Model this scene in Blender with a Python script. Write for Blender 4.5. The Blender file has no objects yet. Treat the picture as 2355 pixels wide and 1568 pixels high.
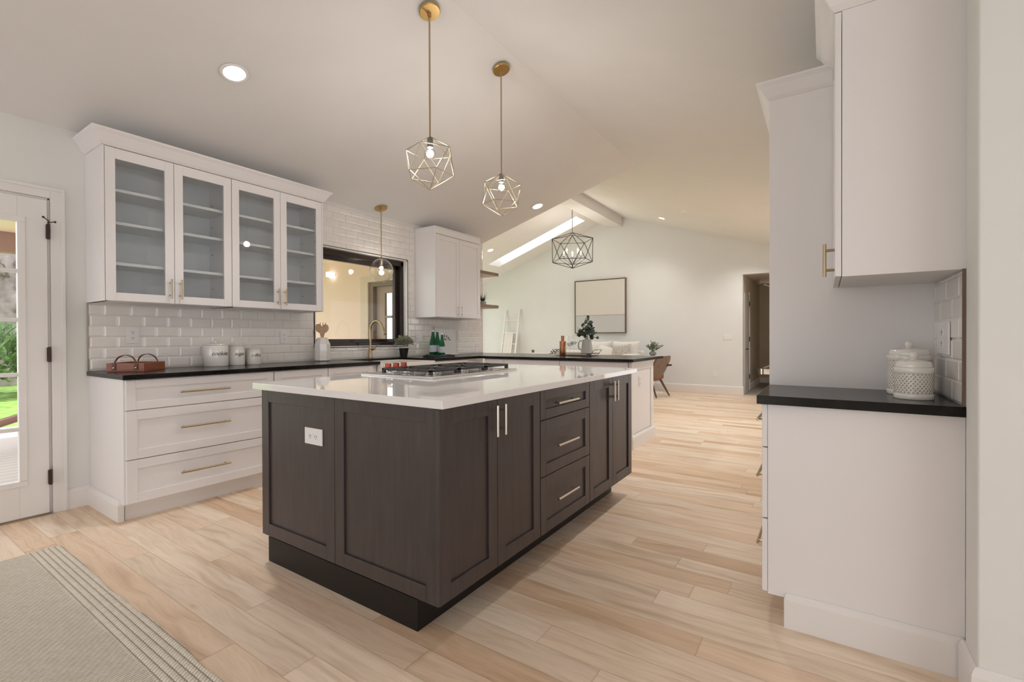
import bpy, bmesh, math, random
from mathutils import Vector, Matrix
random.seed(7)
PI = math.pi
scene = bpy.context.scene
COL = scene.collection

# ------------------------------------------------------------------ camera
CAM_H = 1.14
yaw, pit, rol = 0.589167, -0.0060666, -0.0038226
Fw = Vector((-math.sin(yaw)*math.cos(pit), math.cos(yaw)*math.cos(pit), math.sin(pit)))
Rt = Vector((math.cos(yaw), math.sin(yaw), 0)); Up = Rt.cross(Fw)
R2 = Rt*math.cos(rol)+Up*math.sin(rol); U2 = -Rt*math.sin(rol)+Up*math.cos(rol)
cam = bpy.data.cameras.new('camera'); camo = bpy.data.objects.new('camera', cam); COL.objects.link(camo)
cam.sensor_width = 36; cam.lens = 1076.3*36/2355; cam.clip_end = 200; cam.clip_start = 0.05
M = Matrix((R2, U2, -Fw)).transposed().to_4x4(); M.translation = Vector((0, 0, CAM_H)); camo.matrix_world = M
scene.camera = camo

# ------------------------------------------------------------------ world, sun, exposure
w = bpy.data.worlds.new('World'); scene.world = w; w.use_nodes = True
bg = w.node_tree.nodes['Background']; bg.inputs[0].default_value = (0.975, 0.985, 1.02, 1); bg.inputs[1].default_value = 1.95
sun = bpy.data.lights.new('sun', 'SUN'); sun.energy = 3.2; sun.angle = 0.03; sun.color = (1, .95, .88)
suno = bpy.data.objects.new('sun', sun); COL.objects.link(suno)
suno.rotation_euler = Vector((0.45, -0.75, -1.3)).to_track_quat('-Z', 'Y').to_euler(); suno.location = (-12, 8, 12)
scene.view_settings.view_transform = 'Standard'; scene.view_settings.look = 'None'
scene.view_settings.exposure = 0.33; scene.view_settings.gamma = 1.0; scene.view_settings.use_curve_mapping = False
cy = scene.cycles
cy.use_denoising = True; cy.max_bounces = 9; cy.diffuse_bounces = 5; cy.glossy_bounces = 4; cy.transmission_bounces = 5
cy.transparent_max_bounces = 16; cy.caustics_reflective = False; cy.caustics_refractive = False; cy.sample_clamp_indirect = 6
cy.use_adaptive_sampling = True; cy.adaptive_threshold = 0.02

# ------------------------------------------------------------------ materials
def mat(name, col=(.8, .8, .8), rough=.5, metal=0., spec=.5, emit=None, estr=0., coat=0.):
    m = bpy.data.materials.new(name); m.use_nodes = True
    b = m.node_tree.nodes['Principled BSDF']
    b.inputs['Base Color'].default_value = (*col, 1); b.inputs['Roughness'].default_value = rough
    b.inputs['Metallic'].default_value = metal; b.inputs['Specular IOR Level'].default_value = spec
    b.inputs['Coat Weight'].default_value = coat
    if emit: b.inputs['Emission Color'].default_value = (*emit, 1); b.inputs['Emission Strength'].default_value = estr
    return m
class NT:
    def __init__(s, m): s.m = m; s.t = m.node_tree; s.b = s.t.nodes['Principled BSDF']
    def n(s, typ, **kw):
        nd = s.t.nodes.new(typ)
        ins = kw.pop('ins', {})
        for k, v in kw.items(): setattr(nd, k, v)
        for k, v in ins.items():
            if isinstance(v, bpy.types.NodeSocket): s.t.links.new(v, nd.inputs[k])
            else: nd.inputs[k].default_value = v
        return nd
    def math(s, op, a, b=0.0, c=None):
        ins = {0: a, 1: b}
        if c is not None: ins[2] = c
        return s.n('ShaderNodeMath', operation=op, ins=ins).outputs[0]
    def coord(s): return s.n('ShaderNodeTexCoord').outputs['Object']
    def ramp(s, fac, stops):
        r = s.n('ShaderNodeValToRGB', ins={0: fac}); cr = r.color_ramp
        while len(cr.elements) > 1: cr.elements.remove(cr.elements[-1])
        cr.elements[0].position = stops[0][0]; cr.elements[0].color = (*stops[0][1], 1)
        for p, c in stops[1:]:
            e = cr.elements.new(p); e.color = (*c, 1)
        return r.outputs[0]
    def mapping(s, vec, scale=(1, 1, 1), rot=(0, 0, 0)):
        return s.n('ShaderNodeMapping', ins={'Vector': vec, 'Scale': scale, 'Rotation': rot}).outputs[0]
    def noise(s, vec, scale, detail=3, rough=.55):
        return s.n('ShaderNodeTexNoise', ins={'Vector': vec, 'Scale': scale, 'Detail': detail, 'Roughness': rough}).outputs[0]
    def bump(s, h, strength=.3, dist=.01):
        o = s.n('ShaderNodeBump', ins={'Height': h, 'Strength': strength, 'Distance': dist}).outputs[0]
        s.t.links.new(o, s.b.inputs['Normal']); return o
    def to(s, sock, name): s.t.links.new(sock, s.b.inputs[name])
    def mix(s, f, a, b, blend='MIX'):
        nd = s.n('ShaderNodeMix', data_type='RGBA', blend_type=blend)
        for i, v in ((0, f), (6, a), (7, b)):
            if isinstance(v, bpy.types.NodeSocket): s.t.links.new(v, nd.inputs[i])
            else: nd.inputs[i].default_value = v if not isinstance(v, tuple) or len(v) == 4 else (*v, 1)
        return nd.outputs[2]
def noisy(name, c1, c2, scale=(20, 20, 20), rough=.5, bump=0., bdist=.004, **kw):
    m = mat(name, c1, rough, **kw); t = NT(m); v = t.mapping(t.coord(), scale)
    f = t.noise(v, 1.0, 4); t.to(t.ramp(f, [(.3, c1), (.7, c2)]), 'Base Color')
    if bump: t.bump(f, bump, bdist)
    return m
def glassmat(name, tint=(1, 1, 1), refl=1.0, rough=0.0):
    m = bpy.data.materials.new(name); m.use_nodes = True; t = m.node_tree; t.nodes.clear()
    o = t.nodes.new('ShaderNodeOutputMaterial'); mx = t.nodes.new('ShaderNodeMixShader'); tr = t.nodes.new('ShaderNodeBsdfTransparent')
    g = t.nodes.new('ShaderNodeBsdfGlossy'); lw = t.nodes.new('ShaderNodeLayerWeight'); lw.inputs[0].default_value = .5; pw = t.nodes.new('ShaderNodeMath'); pw.operation = 'POWER'; pw.inputs[1].default_value = 4.0; t.links.new(lw.outputs[1], pw.inputs[0]); fr = t.nodes.new('ShaderNodeMath'); fr.operation = 'MULTIPLY_ADD'; fr.inputs[1].default_value = .75; fr.inputs[2].default_value = .045; t.links.new(pw.outputs[0], fr.inputs[0])
    mu = t.nodes.new('ShaderNodeMath'); mu.operation = 'MULTIPLY'; mu.inputs[1].default_value = refl
    tr.inputs[0].default_value = (*tint, 1); g.inputs['Roughness'].default_value = rough
    t.links.new(fr.outputs[0], mu.inputs[0]); t.links.new(mu.outputs[0], mx.inputs[0]); t.links.new(tr.outputs[0], mx.inputs[1])
    t.links.new(g.outputs[0], mx.inputs[2]); t.links.new(mx.outputs[0], o.inputs[0]); return m

WALL = noisy('wall_paint', (.755, .75, .725), (.775, .77, .745), (3, 3, 3), .85)
CEIL = noisy('ceiling_paint', (.755, .74, .725), (.775, .76, .745), (3, 3, 3), .9)
TRIM = mat('trim_paint', (.80, .775, .755), .4)
WHITE = mat('cabinet_paint', (.81, .785, .785), .38)
CABIN = mat('cabinet_interior', (.80, .81, .815), .5)
def wood_dark():
    m = mat('espresso_wood', (.03, .022, .02), .36, spec=.6); t = NT(m)
    v = t.mapping(t.coord(), (14, 14, 1.2)); f = t.noise(v, 3.0, 5, .6)
    t.to(t.ramp(f, [(.25, (.036, .025, .024)), (.6, (.052, .038, .037)), (.85, (.070, .053, .051))]), 'Base Color')
    f2 = t.noise(t.mapping(t.coord(), (5, 5, 1.5)), 2.0, 2); t.to(t.ramp(f2, [(0, (.3,)*3), (1, (.46,)*3)]), 'Roughness')
    return m
DARK = wood_dark()
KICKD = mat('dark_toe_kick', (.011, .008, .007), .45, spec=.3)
BLACKTOP = noisy('black_counter', (.004, .0035, .0033), (.020, .0175, .016), (5, 5, 5), .22, spec=.2)
def floor_mat():
    m = mat('oak_planks', (.6, .45, .3), .42); t = NT(m)
    c = t.coord(); s = t.n('ShaderNodeSeparateXYZ', ins={0: c}); x, y = s.outputs[0], s.outputs[1]
    W = .125
    ry = t.math('DIVIDE', y, W); row = t.math('FLOOR', ry); fy = t.math('FRACT', ry)
    rr = t.n('ShaderNodeTexWhiteNoise', noise_dimensions='1D', ins={'W': row}).outputs[0]
    Lr = t.math('ADD', t.math('MULTIPLY', rr, 1.1), .85)
    rx = t.math('ADD', t.math('DIVIDE', x, Lr), t.math('MULTIPLY', rr, 17.3)); pi_ = t.math('FLOOR', rx); fx = t.math('FRACT', rx)
    idv = t.n('ShaderNodeCombineXYZ', ins={0: pi_, 1: row, 2: 0.0}).outputs[0]
    wn = t.n('ShaderNodeTexWhiteNoise', noise_dimensions='3D', ins={'Vector': idv}); r1 = wn.outputs[0]; rc = wn.outputs[1]
    base = t.ramp(r1, [(0, (.68, .49, .33)), (.25, (.76, .575, .41)), (.5, (.81, .65, .50)), (.75, (.86, .72, .58)), (1, (.76, .62, .48))])
    off = t.n('ShaderNodeVectorMath', operation='MULTIPLY_ADD', ins={0: rc, 1: (31, 17, 9), 2: c}).outputs[0]
    # wavy cathedral grain
    warp = t.n('ShaderNodeVectorMath', operation='MULTIPLY_ADD', ins={0: t.n('ShaderNodeTexNoise', ins={'Vector': t.mapping(off, (1.2, 3, 1)), 'Scale': 1.6, 'Detail': 2}).outputs[1], 1: (.3, .14, 0), 2: off}).outputs[0]
    g1 = t.noise(t.mapping(warp, (1.1, 16, 1)), 2.2, 4, .6)
    g2 = t.noise(t.mapping(warp, (5, 120, 1)), 1.6, 3, .6)
    g3 = t.noise(t.mapping(warp, (1.0, 7, 1)), 1.3, 2, .5)
    col = t.mix(1.0, base, t.ramp(g1, [(.30, (.86, .81, .76)), (.46, (.98, .965, .95)), (.6, (1.04, 1.04, 1.03))]), 'MULTIPLY')
    col = t.mix(1.0, col, t.ramp(g2, [(.3, (.93, .92, .90)), (.6, (1.02, 1.02, 1.02))]), 'MULTIPLY')
    col = t.mix(1.0, col, t.ramp(g3, [(.32, (.84, .79, .73)), (.44, (1, 1, 1)), (.7, (1.06, 1.06, 1.07))]), 'MULTIPLY')
    kn = t.n('ShaderNodeTexVoronoi', feature='F1', ins={'Vector': t.mapping(off, (1.5, 5.0, 1)), 'Scale': 1.0}).outputs[0]
    col = t.mix(1.0, col, t.ramp(kn, [(.0, (.35, .26, .19)), (.018, (.5, .41, .33)), (.04, (.90, .86, .82)), (.09, (1, 1, 1))]), 'MULTIPLY')
    ed = t.math('MINIMUM', t.math('MULTIPLY', t.math('MINIMUM', fy, t.math('SUBTRACT', 1.0, fy)), W), t.math('MULTIPLY', t.math('MINIMUM', fx, t.math('SUBTRACT', 1.0, fx)), 1.2))
    col = t.mix(1.0, col, t.ramp(ed, [(0, (.76, .72, .68)), (.0012, (1, 1, 1))]), 'MULTIPLY')
    t.to(col, 'Base Color'); t.bump(g2, .05, .002)
    t.to(t.ramp(g1, [(.3, (.48,)*3), (.7, (.36,)*3)]), 'Roughness')
    return m
FLOOR = floor_mat()
def rug_mat():
    m = mat('braided_jute', (.60, .54, .44), .95, spec=.1); t = NT(m); c = t.coord()
    s = t.n('ShaderNodeSeparateXYZ', ins={0: c}); x, y = s.outputs[0], s.outputs[1]
    def weave(a, b, p, q):   # rows across a with pitch p, twist along b
        ra = t.math('DIVIDE', a, p); fa = t.math('FRACT', ra); ia = t.math('FLOOR', ra)
        tw = t.math('ADD', t.math('DIVIDE', b, q), t.math('ADD', t.math('MULTIPLY', ia, .37), t.math('MULTIPLY', fa, .9)))
        h1 = t.math('SINE', t.math('MULTIPLY', fa, PI)); h2 = t.math('ABSOLUTE', t.math('SINE', t.math('MULTIPLY', tw, PI)))
        return t.math('MULTIPLY', t.math('POWER', h1, .5), t.math('ADD', .35, t.math('MULTIPLY', h2, .65)))
    inner = weave(x, y, .0115, .03); outer = weave(y, x, .0235, .016)
    wob = t.math('MULTIPLY', t.math('SUBTRACT', t.noise(c, 3.0, 1), .5), .02)
    isb = t.math('GREATER_THAN', t.math('ADD', y, wob), .625)
    h = t.math('ADD', t.math('MULTIPLY', isb, outer), t.math('MULTIPLY', t.math('SUBTRACT', 1.0, isb), inner))
    n = t.noise(c, 60, 3)
    col = t.mix(t.ramp(h, [(.05, (0, 0, 0)), (.55, (1, 1, 1))]), (.24, .20, .145, 1), t.ramp(n, [(.3, (.72, .65, .54)), (.7, (.84, .77, .66))]))
    t.to(col, 'Base Color'); t.bump(h, .9, .006); return m
RUG = rug_mat()
QUARTZ = noisy('white_quartz', (.80, .78, .775), (.84, .825, .82), (2, 2, 2), .03, spec=.75)
TILE = noisy('glazed_tile', (.82, .79, .755), (.86, .83, .795), (9, 9, 9), .08, spec=.6)
GROUT = mat('grout', (.70, .69, .67), .8)
BRASS = mat('satin_brass', (.46, .36, .225), .3, 1.0)
BRASSD = mat('brushed_gold_canopy', (.55, .38, .16), .35, 1.0)
CHAMP = mat('champagne_metal', (.56, .49, .37), .28, 1.0)
NICKEL = mat('satin_nickel', (.72, .68, .62), .25, 1.0)
STEEL = noisy('brushed_steel', (.60, .60, .60), (.72, .72, .72), (4, 60, 4), .22, metal=1.0)
CHROME = mat('chrome', (.9, .9, .9), .05, 1.0)
IRON = mat('cast_iron', (.035, .033, .033), .5)
BLACKM = mat('black_metal', (.03, .028, .027), .4, .6)
BRONZE = mat('bronze_frame', (.026, .017, .013), .3, .2)
HINGE = mat('hinge_bronze', (.06, .03, .022), .35, .6)
RED = mat('red_knob', (.42, .015, .012), .22, coat=.5)
CERAM = mat('white_ceramic', (.80, .77, .73), .1, coat=.6)
PLAST = mat('white_plastic', (.82, .80, .80), .3)
SLOT = mat('dark_slot', (.03, .03, .03), .6)
INK = mat('black_ink', (.01, .01, .01), .5)
GLASS = glassmat('clear_glass', (.985, .985, .98), 1.7); PANE = glassmat('window_pane', (.97, .98, .98), .25)
CABGLASS = glassmat('cabinet_glass', (.95, .965, .97), 1.0)
BULB = mat('bulb_glow', (1, 1, 1), .5, emit=(1, .93, .85), estr=14)
CANDLE = mat('candle_glow', (1, .9, .7), .5, emit=(1, .72, .38), estr=9)
LENS = mat('downlight_lens', (1, 1, 1), .5, emit=(1, .97, .93), estr=13)
PLUG = mat('socket_dark', (.10, .095, .09), .5)
def woodm(name, a, b, sc=(3, 30, 30), rough=.5): return noisy(name, a, b, sc, rough)
TRAYW = woodm('cherry_wood', (.20, .050, .018), (.30, .085, .03), (5, 5, 40), .35)
LEATH = mat('brown_leather', (.13, .048, .022), .5)
OAKSH = woodm('oak_shelf', (.21, .15, .10), (.29, .215, .15), (4, 4, 40), .5)
SPOON = woodm('beech_utensil', (.50, .31, .18), (.60, .40, .25), (20, 20, 4), .5)
SHELFW = mat('pale_underside', (.70, .62, .58), .6)
def leafm(n, a, b): return noisy(n, a, b, (25, 25, 25), .5)
LEAF_D = leafm('dark_eucalyptus', (.025, .04, .025), (.06, .08, .05))
LEAF_S = leafm('sage_leaves', (.16, .18, .10), (.42, .42, .30))
LEAF_G = leafm('grass_blades', (.012, .025, .01), (.05, .075, .03))
LEAF_O = leafm('olive_sprigs', (.10, .14, .07), (.25, .29, .18))

# ------------------------------------------------------------------ mesh helpers
class MB:
    def __init__(s): s.v = []; s.f = []; s.m = []
    def add(s, vs, fs, mi=0):
        k = len(s.v); s.v += [tuple(p) for p in vs]; s.f += [tuple(i+k for i in f) for f in fs]; s.m += [mi]*len(fs); return s
    def box(s, a, b, mi=0, T=None):
        x0, y0, z0 = a; x1, y1, z1 = b
        vs = [(x0, y0, z0), (x1, y0, z0), (x1, y1, z0), (x0, y1, z0), (x0, y0, z1), (x1, y0, z1), (x1, y1, z1), (x0, y1, z1)]
        if T: vs = [T(*p) for p in vs]
        return s.add(vs, [(0, 3, 2, 1), (4, 5, 6, 7), (0, 1, 5, 4), (1, 2, 6, 5), (2, 3, 7, 6), (3, 0, 4, 7)], mi)
    def rings(s, R, cap=True, mi=0, closed=True):
        n = len(R[0]); vs = [p for r in R for p in r]; fs = []
        for i in range(len(R)-1):
            for j in range(n if closed else n-1):
                a, b = i*n+j, i*n+(j+1) % n; fs.append((a, b, b+n, a+n))
        if cap: fs.append(tuple(range(n))[::-1]); fs.append(tuple((len(R)-1)*n+j for j in range(n)))
        return s.add(vs, fs, mi)
    def tube(s, pts, r, seg=8, mi=0, cap=True):
        pts = [Vector(p) for p in pts]; R = []; up = None
        for i, p in enumerate(pts):
            d = (pts[min(i+1, len(pts)-1)]-pts[max(i-1, 0)]).normalized()
            if up is None: up = Vector((0, 0, 1)) if abs(d.z) < .9 else Vector((1, 0, 0))
            u = d.cross(up).normalized(); v = u.cross(d).normalized(); up = v
            rr = r[i] if isinstance(r, (list, tuple)) else r
            R.append([p+u*rr*math.cos(2*PI*k/seg)+v*rr*math.sin(2*PI*k/seg) for k in range(seg)])
        return s.rings(R, cap, mi)
    def lathe(s, prof, c=(0, 0, 0), seg=24, mi=0, T=None, cap=True):
        R = []
        for r, z in prof:
            R.append([(c[0]+r*math.cos(2*PI*k/seg), c[1]+r*math.sin(2*PI*k/seg), c[2]+z) for k in range(seg)])
        if T: R = [[T @ Vector(p) for p in r] for r in R]
        return s.rings(R, cap, mi)
    def prism(s, poly, axis, a, b, mi=0):
        def P(p, t):
            q = list(p); q.insert(axis, t); return tuple(q)
        return s.rings([[P(p, a) for p in poly], [P(p, b) for p in poly]], True, mi)
    def sphere(s, c, r, seg=16, n=10, mi=0, sq=(1, 1, 1)):
        R = []
        for i in range(n+1):
            t = PI*i/n; rr = max(1e-4, math.sin(t))
            R.append([(c[0]+sq[0]*r*rr*math.cos(2*PI*k/seg), c[1]+sq[1]*r*rr*math.sin(2*PI*k/seg), c[2]-sq[2]*r*math.cos(t)) for k in range(seg)])
        return s.rings(R, True, mi)
    def sweep(s, path, prof, mi=0):   # path: (x,y,mx,my); prof: closed (out,z)
        return s.rings([[(x+o*mx, y+o*my, z) for o, z in prof] for x, y, mx, my in path], True, mi)
    def leaf(s, p, d, n, L, W, mi=0, fold=.25):
        p = Vector(p); d = Vector(d).normalized(); n = Vector(n); sd = d.cross(n)
        if sd.length < 1e-4: sd = d.cross(Vector((1, 0, 0)))
        sd.normalize(); n = sd.cross(d).normalized()
        vs = [p, p+d*L*.35+sd*W*.5+n*W*fold, p+d*L*.75+sd*W*.42+n*W*fold, p+d*L, p+d*L*.75-sd*W*.42+n*W*fold, p+d*L*.35-sd*W*.5+n*W*fold, p+d*L*.35, p+d*L*.75]
        return s.add(vs, [(0, 1, 6), (0, 6, 5), (1, 2, 7, 6), (6, 7, 4, 5), (2, 3, 7), (7, 3, 4)], mi)
    def build(s, name, mats, parent=None, bevel=0., smooth=False, seg=2, loc=None, sharp=40):
        if not isinstance(mats, (list, tuple)): mats = [mats]
        vs = s.v
        if parent is not None:
            inv = root_of(parent).matrix_basis.inverted(); vs = [inv @ Vector(p) for p in vs]
        elif loc is not None: vs = [(Vector(p)-Vector(loc)) for p in vs]
        me = bpy.data.meshes.new(name); me.from_pydata([tuple(p) for p in vs], [], s.f)
        for m in mats: me.materials.append(m)
        bm = bmesh.new(); bm.from_mesh(me)
        for i, f in enumerate(bm.faces): f.material_index = s.m[i]; f.smooth = smooth
        bmesh.ops.recalc_face_normals(bm, faces=bm.faces)
        bm.to_mesh(me); bm.free()
        if smooth:
            try: me.set_sharp_from_angle(angle=math.radians(sharp))
            except Exception: pass
        o = bpy.data.objects.new(name, me); COL.objects.link(o)
        if parent is not None: o.parent = parent
        elif loc is not None: o.location = loc
        if bevel:
            b = o.modifiers.new('bevel', 'BEVEL'); b.width = bevel; b.segments = seg; b.limit_method = 'ANGLE'; b.angle_limit = math.radians(40); b.harden_normals = False
        return o
def root_of(o):
    while o.parent: o = o.parent
    return o
def thing(name, label, cat, loc=(0, 0, 0), rz=0., group=None):
    o = bpy.data.objects.new(name, None); COL.objects.link(o); o.empty_display_size = .05
    o.matrix_basis = Matrix.Translation(Vector(loc)) @ Matrix.Rotation(rz, 4, 'Z')
    o['label'] = label; o['category'] = cat
    if group: o['group'] = group
    return o
def tag(o, label, cat, group=None):
    o['label'] = label; o['category'] = cat
    if group: o['group'] = group
    return o
def struct(o, label=None):
    o['kind'] = 'structure'
    if label: o['label'] = label
    return o
def dup(r, loc, label=None, rot=None):
    n = r.copy(); COL.objects.link(n)
    if rot is not None: n.rotation_euler = rot
    n.location = loc
    if label: n['label'] = label
    for ch in list(r.children):
        c = ch.copy(); COL.objects.link(c); c.parent = n
        for g in list(ch.children):
            d = g.copy(); COL.objects.link(d); d.parent = c
    return n
def frame(ox, oy, U, N):
    return lambda u, n, z: (ox+U[0]*u+N[0]*n, oy+U[1]*u+N[1]*n, z)
def shaker(mb, T, u0, u1, z0, z1, th=.02, rail=.057, rec=.009, n0=0., mi=0):
    a, b = n0, n0+th
    mb.box((u0, a, z0), (u0+rail, b, z1), mi, T); mb.box((u1-rail, a, z0), (u1, b, z1), mi, T)
    mb.box((u0+rail, a, z0), (u1-rail, b, z0+rail), mi, T); mb.box((u0+rail, a, z1-rail), (u1-rail, b, z1), mi, T)
    mb.box((u0+rail-.001, a, z0+rail-.001), (u1-rail+.001, b-rec, z1-rail+.001), mi, T)
def pull(parent, T, u, n0, z, L, mtl, vertical=False, r=.006, off=.034, label=None):
    mb = MB()
    def P(a, n): return T(u, n, z+a) if vertical else T(u+a, n, z)
    mb.tube([P(-L/2, n0+off), P(L/2, n0+off)], r, 10)
    for a in (-L/2+.025, L/2-.025): mb.tube([P(a, n0-.001), P(a, n0+off)], r*.8, 8)
    o = mb.build('handle', mtl, parent, smooth=True)
    if label: o['label'] = label
    return o

# ------------------------------------------------------------------ room shell
WX = -4.24; EY = 5.566; FY = 10.25
def zL(x): return 2.551+.2862*(x+4.24)
def zR(x): return 3.243-.325*(x+1.917)
def zG(x): return 3.93+.347*(x+3.98)
mb = MB(); mb.box((-4.40, -4.2, -.12), (3.2, 13.2, 0)); mb.box((-8.15, 5.42, -.12), (-4.40, 10.4, 0))
struct(mb.build('floor', FLOOR), 'light oak plank floor')
# left wall with door and window openings
DY0, DY1, DZ = -.02, .875, 2.068
WY0, WY1, WZ0, WZ1 = 2.79, 4.04, 1.055, 2.09
mb = MB(); X0, X1 = -4.40, WX
def wl(y0, y1, z0, z1=None):
    if z1 is not None: mb.box((X0, y0, z0), (X1, y1, z1))
    else: mb.prism([(X0, z0), (X1, z0), (X1, zL(X1)+.01), (X0, zL(X0)+.06)], 1, y0, y1)
wl(-4.2, DY0, 0); wl(DY0, DY1, DZ); wl(DY1, WY0, 0); wl(WY0, WY1, 0, WZ0); wl(WY0, WY1, WZ1); wl(WY1, EY, 0)
struct(mb.build('wall_left', WALL))
# kitchen ceiling, both slopes
mb = MB(); RX, RZ = -1.917, 3.228
mb.prism([(-4.42, zL(-4.42)), (RX, RZ), (RX, RZ+.1), (-4.42, zL(-4.42)+.1)], 1, -4.2, EY)
struct(mb.build('ceiling', CEIL), 'left slope of the kitchen ceiling')
mb = MB()
mb.prism([(RX, RZ), (.45, zR(.45)), (.45, zR(.45)+.1), (RX, RZ+.1)], 1, -4.2, EY)
mb.prism([(-3.98, 3.93), (RX, RZ), (.45, zR(.45)), (.45, zR(.45)+.1), (-3.98, 4.03)], 1, EY, FY)
struct(mb.build('ceiling', CEIL), 'long right slope of the ceiling')
# great room left slope with skylight opening
mb = MB(); SX0, SX1, SY0, SY1 = -6.845, -4.455, 9.18, 9.66
def gl(x0, x1, y0, y1): mb.prism([(x0, zG(x0)), (x1, zG(x1)), (x1, zG(x1)+.1), (x0, zG(x0)+.1)], 1, y0, y1)
gl(-8.15, -3.98, EY-.14, SY0); gl(-8.15, -3.98, SY1, FY+.1); gl(-8.15, SX0, SY0, SY1); gl(SX1, -3.98, SY0, SY1)
struct(mb.build('ceiling', CEIL), 'left slope of the far room ceiling')
mb = MB(); h = .17
for a in ((SX0+.002, SX1-.002, SY0+.002, SY0+.012), (SX0+.002, SX1-.002, SY1-.012, SY1-.002), (SX0+.002, SX0+.012, SY0+.012, SY1-.012), (SX1-.012, SX1-.002, SY0+.012, SY1-.012)):
    mb.prism([(a[0], zG(a[0])+.001), (a[1], zG(a[1])+.001), (a[1], zG(a[1])+h), (a[0], zG(a[0])+h)], 1, a[2], a[3])
sk = struct(mb.build('window_2', TRIM), 'skylight shaft over the far room')
MB().prism([(SX0, zG(SX0)+h), (SX1, zG(SX1)+h), (SX1, zG(SX1)+h+.012), (SX0, zG(SX0)+h+.012)], 1, SY0, SY1).build('pane', PANE, sk)
mb = MB(); mb.prism([(-4.15, 3.668), (-3.83, 3.668), (-3.83, zR(-3.83)+.02), (-3.98, 3.95), (-4.15, zG(-4.15)+.02)], 1, EY, FY)
struct(mb.build('trim_1', CEIL, bevel=.004), 'ridge beam of the far room')
# far wall with hall opening
HX0, HX1, HZ = -1.353, -.12, 2.385
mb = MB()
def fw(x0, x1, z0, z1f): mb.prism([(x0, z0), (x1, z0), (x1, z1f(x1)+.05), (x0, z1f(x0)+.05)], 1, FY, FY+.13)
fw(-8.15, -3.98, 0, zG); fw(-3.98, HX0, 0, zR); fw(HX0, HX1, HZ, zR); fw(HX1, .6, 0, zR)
struct(mb.build('wall_far', noisy('daylit_wall_paint', (.735, .75, .755), (.755, .77, .775), (3, 3, 3), .85)))  # same wall paint, cooled: the far room's bluish daylight is in the colour
# partition under the gable and beside the patio
mb = MB(); PX0, PX1 = -6.62, -5.55
mb.prism([(-8.15, 0), (PX0, 0), (PX0, zG(PX0)), (-8.15, zG(-8.15))], 1, 5.42, EY); mb.box((-9.1, 5.42, -.2), (-8.151, 5.54, 2.7))
mb.prism([(PX0, 2.12), (PX1, 2.12), (PX1, zG(PX1)), (PX0, zG(PX0))], 1, 5.42, EY)
mb.prism([(PX1, 0), (X0, 0), (X0, zG(X0)), (PX1, zG(PX1))], 1, 5.42, EY)
mb.prism([(X0, zL(X0)+.06), (RX, RZ+.06), (-3.98, 3.93), (X0, zG(X0))], 1, EY-.09, EY-.002)
CREAM = noisy('cream_siding', (.88, .68, .56), (.90, .71, .59), (2, 2, 2), .8)
WALLP = struct(mb.build('wall_partition', [WALL, CREAM]))
for p in WALLP.data.polygons:
    if p.normal.y < -.5 and p.center.x < -4.39: p.material_index = 1
# right wall beyond the cabinets and the wall return beside the camera
mb = MB()
for y0, y1, z0 in ((2.10, 6.4, 0), (6.4, 9.0, 2.0), (9.0, FY, 0)):  # middle stretch: unseen opening added to let daylight into the far room
    mb.prism([(.39, z0), (.52, z0), (.52, zR(.52)+.1), (.39, zR(.39)+.1)], 1, y0, y1)
mb.box((.384, 1.953, 0), (3.2, 2.10, 3.0))
struct(mb.build('wall_right', WALL, bevel=.006, seg=3))
mb = MB()   # walls of the dining end, behind and beside the camera, unseen, added to trim the daylight fill, with two wide openings left for it
mb.box((-.6, -4.35, 0), (3.35, -4.2, 3.0)); mb.box((-4.4, -4.35, 2.4), (-.6, -4.2, 3.3)); mb.box((3.2, -4.2, 0), (3.35, -3.6, 2.8)); mb.box((3.2, .9, 0), (3.35, 2.1, 2.8)); mb.box((3.2, -3.6, 2.3), (3.35, .9, 2.8))
struct(mb.build('wall_back', WALL))
struct(MB().prism([(.45, zR(.45)), (3.35, 2.62), (3.35, 2.72), (.45, zR(.45)+.1)], 1, -4.2, 1.953).build('ceiling', CEIL), 'ceiling of the dining end')
mb = MB()
for y0, y1, z0, z1 in ((5.57, 5.8, 0, 2.6), (5.8, 9.9, 0, .2), (9.9, FY, 0, 2.6), (5.8, 9.9, 2.35, 2.6)): mb.box((-8.15, y0, z0), (-8.0, y1, z1))  # large unseen opening added so daylight fills the far room
struct(mb.build('wall_side', WALL))
# hallway
HALL = noisy('hall_paint', (.62, .54, .44), (.66, .58, .48), (2, 2, 2), .85)
mb = MB(); mb.box((-1.48, FY+.13, 0), (HX0, 13.1, 2.6)); mb.box((-1.48, 13.1, 0), (.6, 13.2, 2.6)); mb.box((-.12, FY+.13, 0), (0, 13.1, 2.6))
struct(mb.build('wall_hall', HALL)); struct(MB().box((-1.48, FY+.131, 2.42), (0, 13.1, 2.5)).build('ceiling', HALL), 'hall ceiling')
struct(MB().box((-1.353, FY+.02, .0), (-.12, 13.1, .012)).build('floor', noisy('hall_carpet', (.30, .26, .22), (.36, .32, .27), (8, 8, 8), .9)), 'grey brown hall floor')
# baseboards
BB = [(0, 0), (.016, 0), (.016, .115), (.011, .132), (.004, .14), (0, .14)]
def baseboard(name, path, prof=BB): return struct(MB().sweep(path, prof).build(name, TRIM))
baseboard('baseboard_left', [(WX, .945, 1, 0), (WX, 1.064, 1, 0)])
baseboard('baseboard_far', [(-8, FY, 0, -1), (HX0+.0, FY, 1, -1), (HX0, FY+.13, 1, 0)], [(o, z*1.17) for o, z in BB])
baseboard('baseboard_right', [(.384, 2.108, -1, 0), (.384, 1.953, -1, -1), (3.1, 1.953, 0, -1)])
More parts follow.
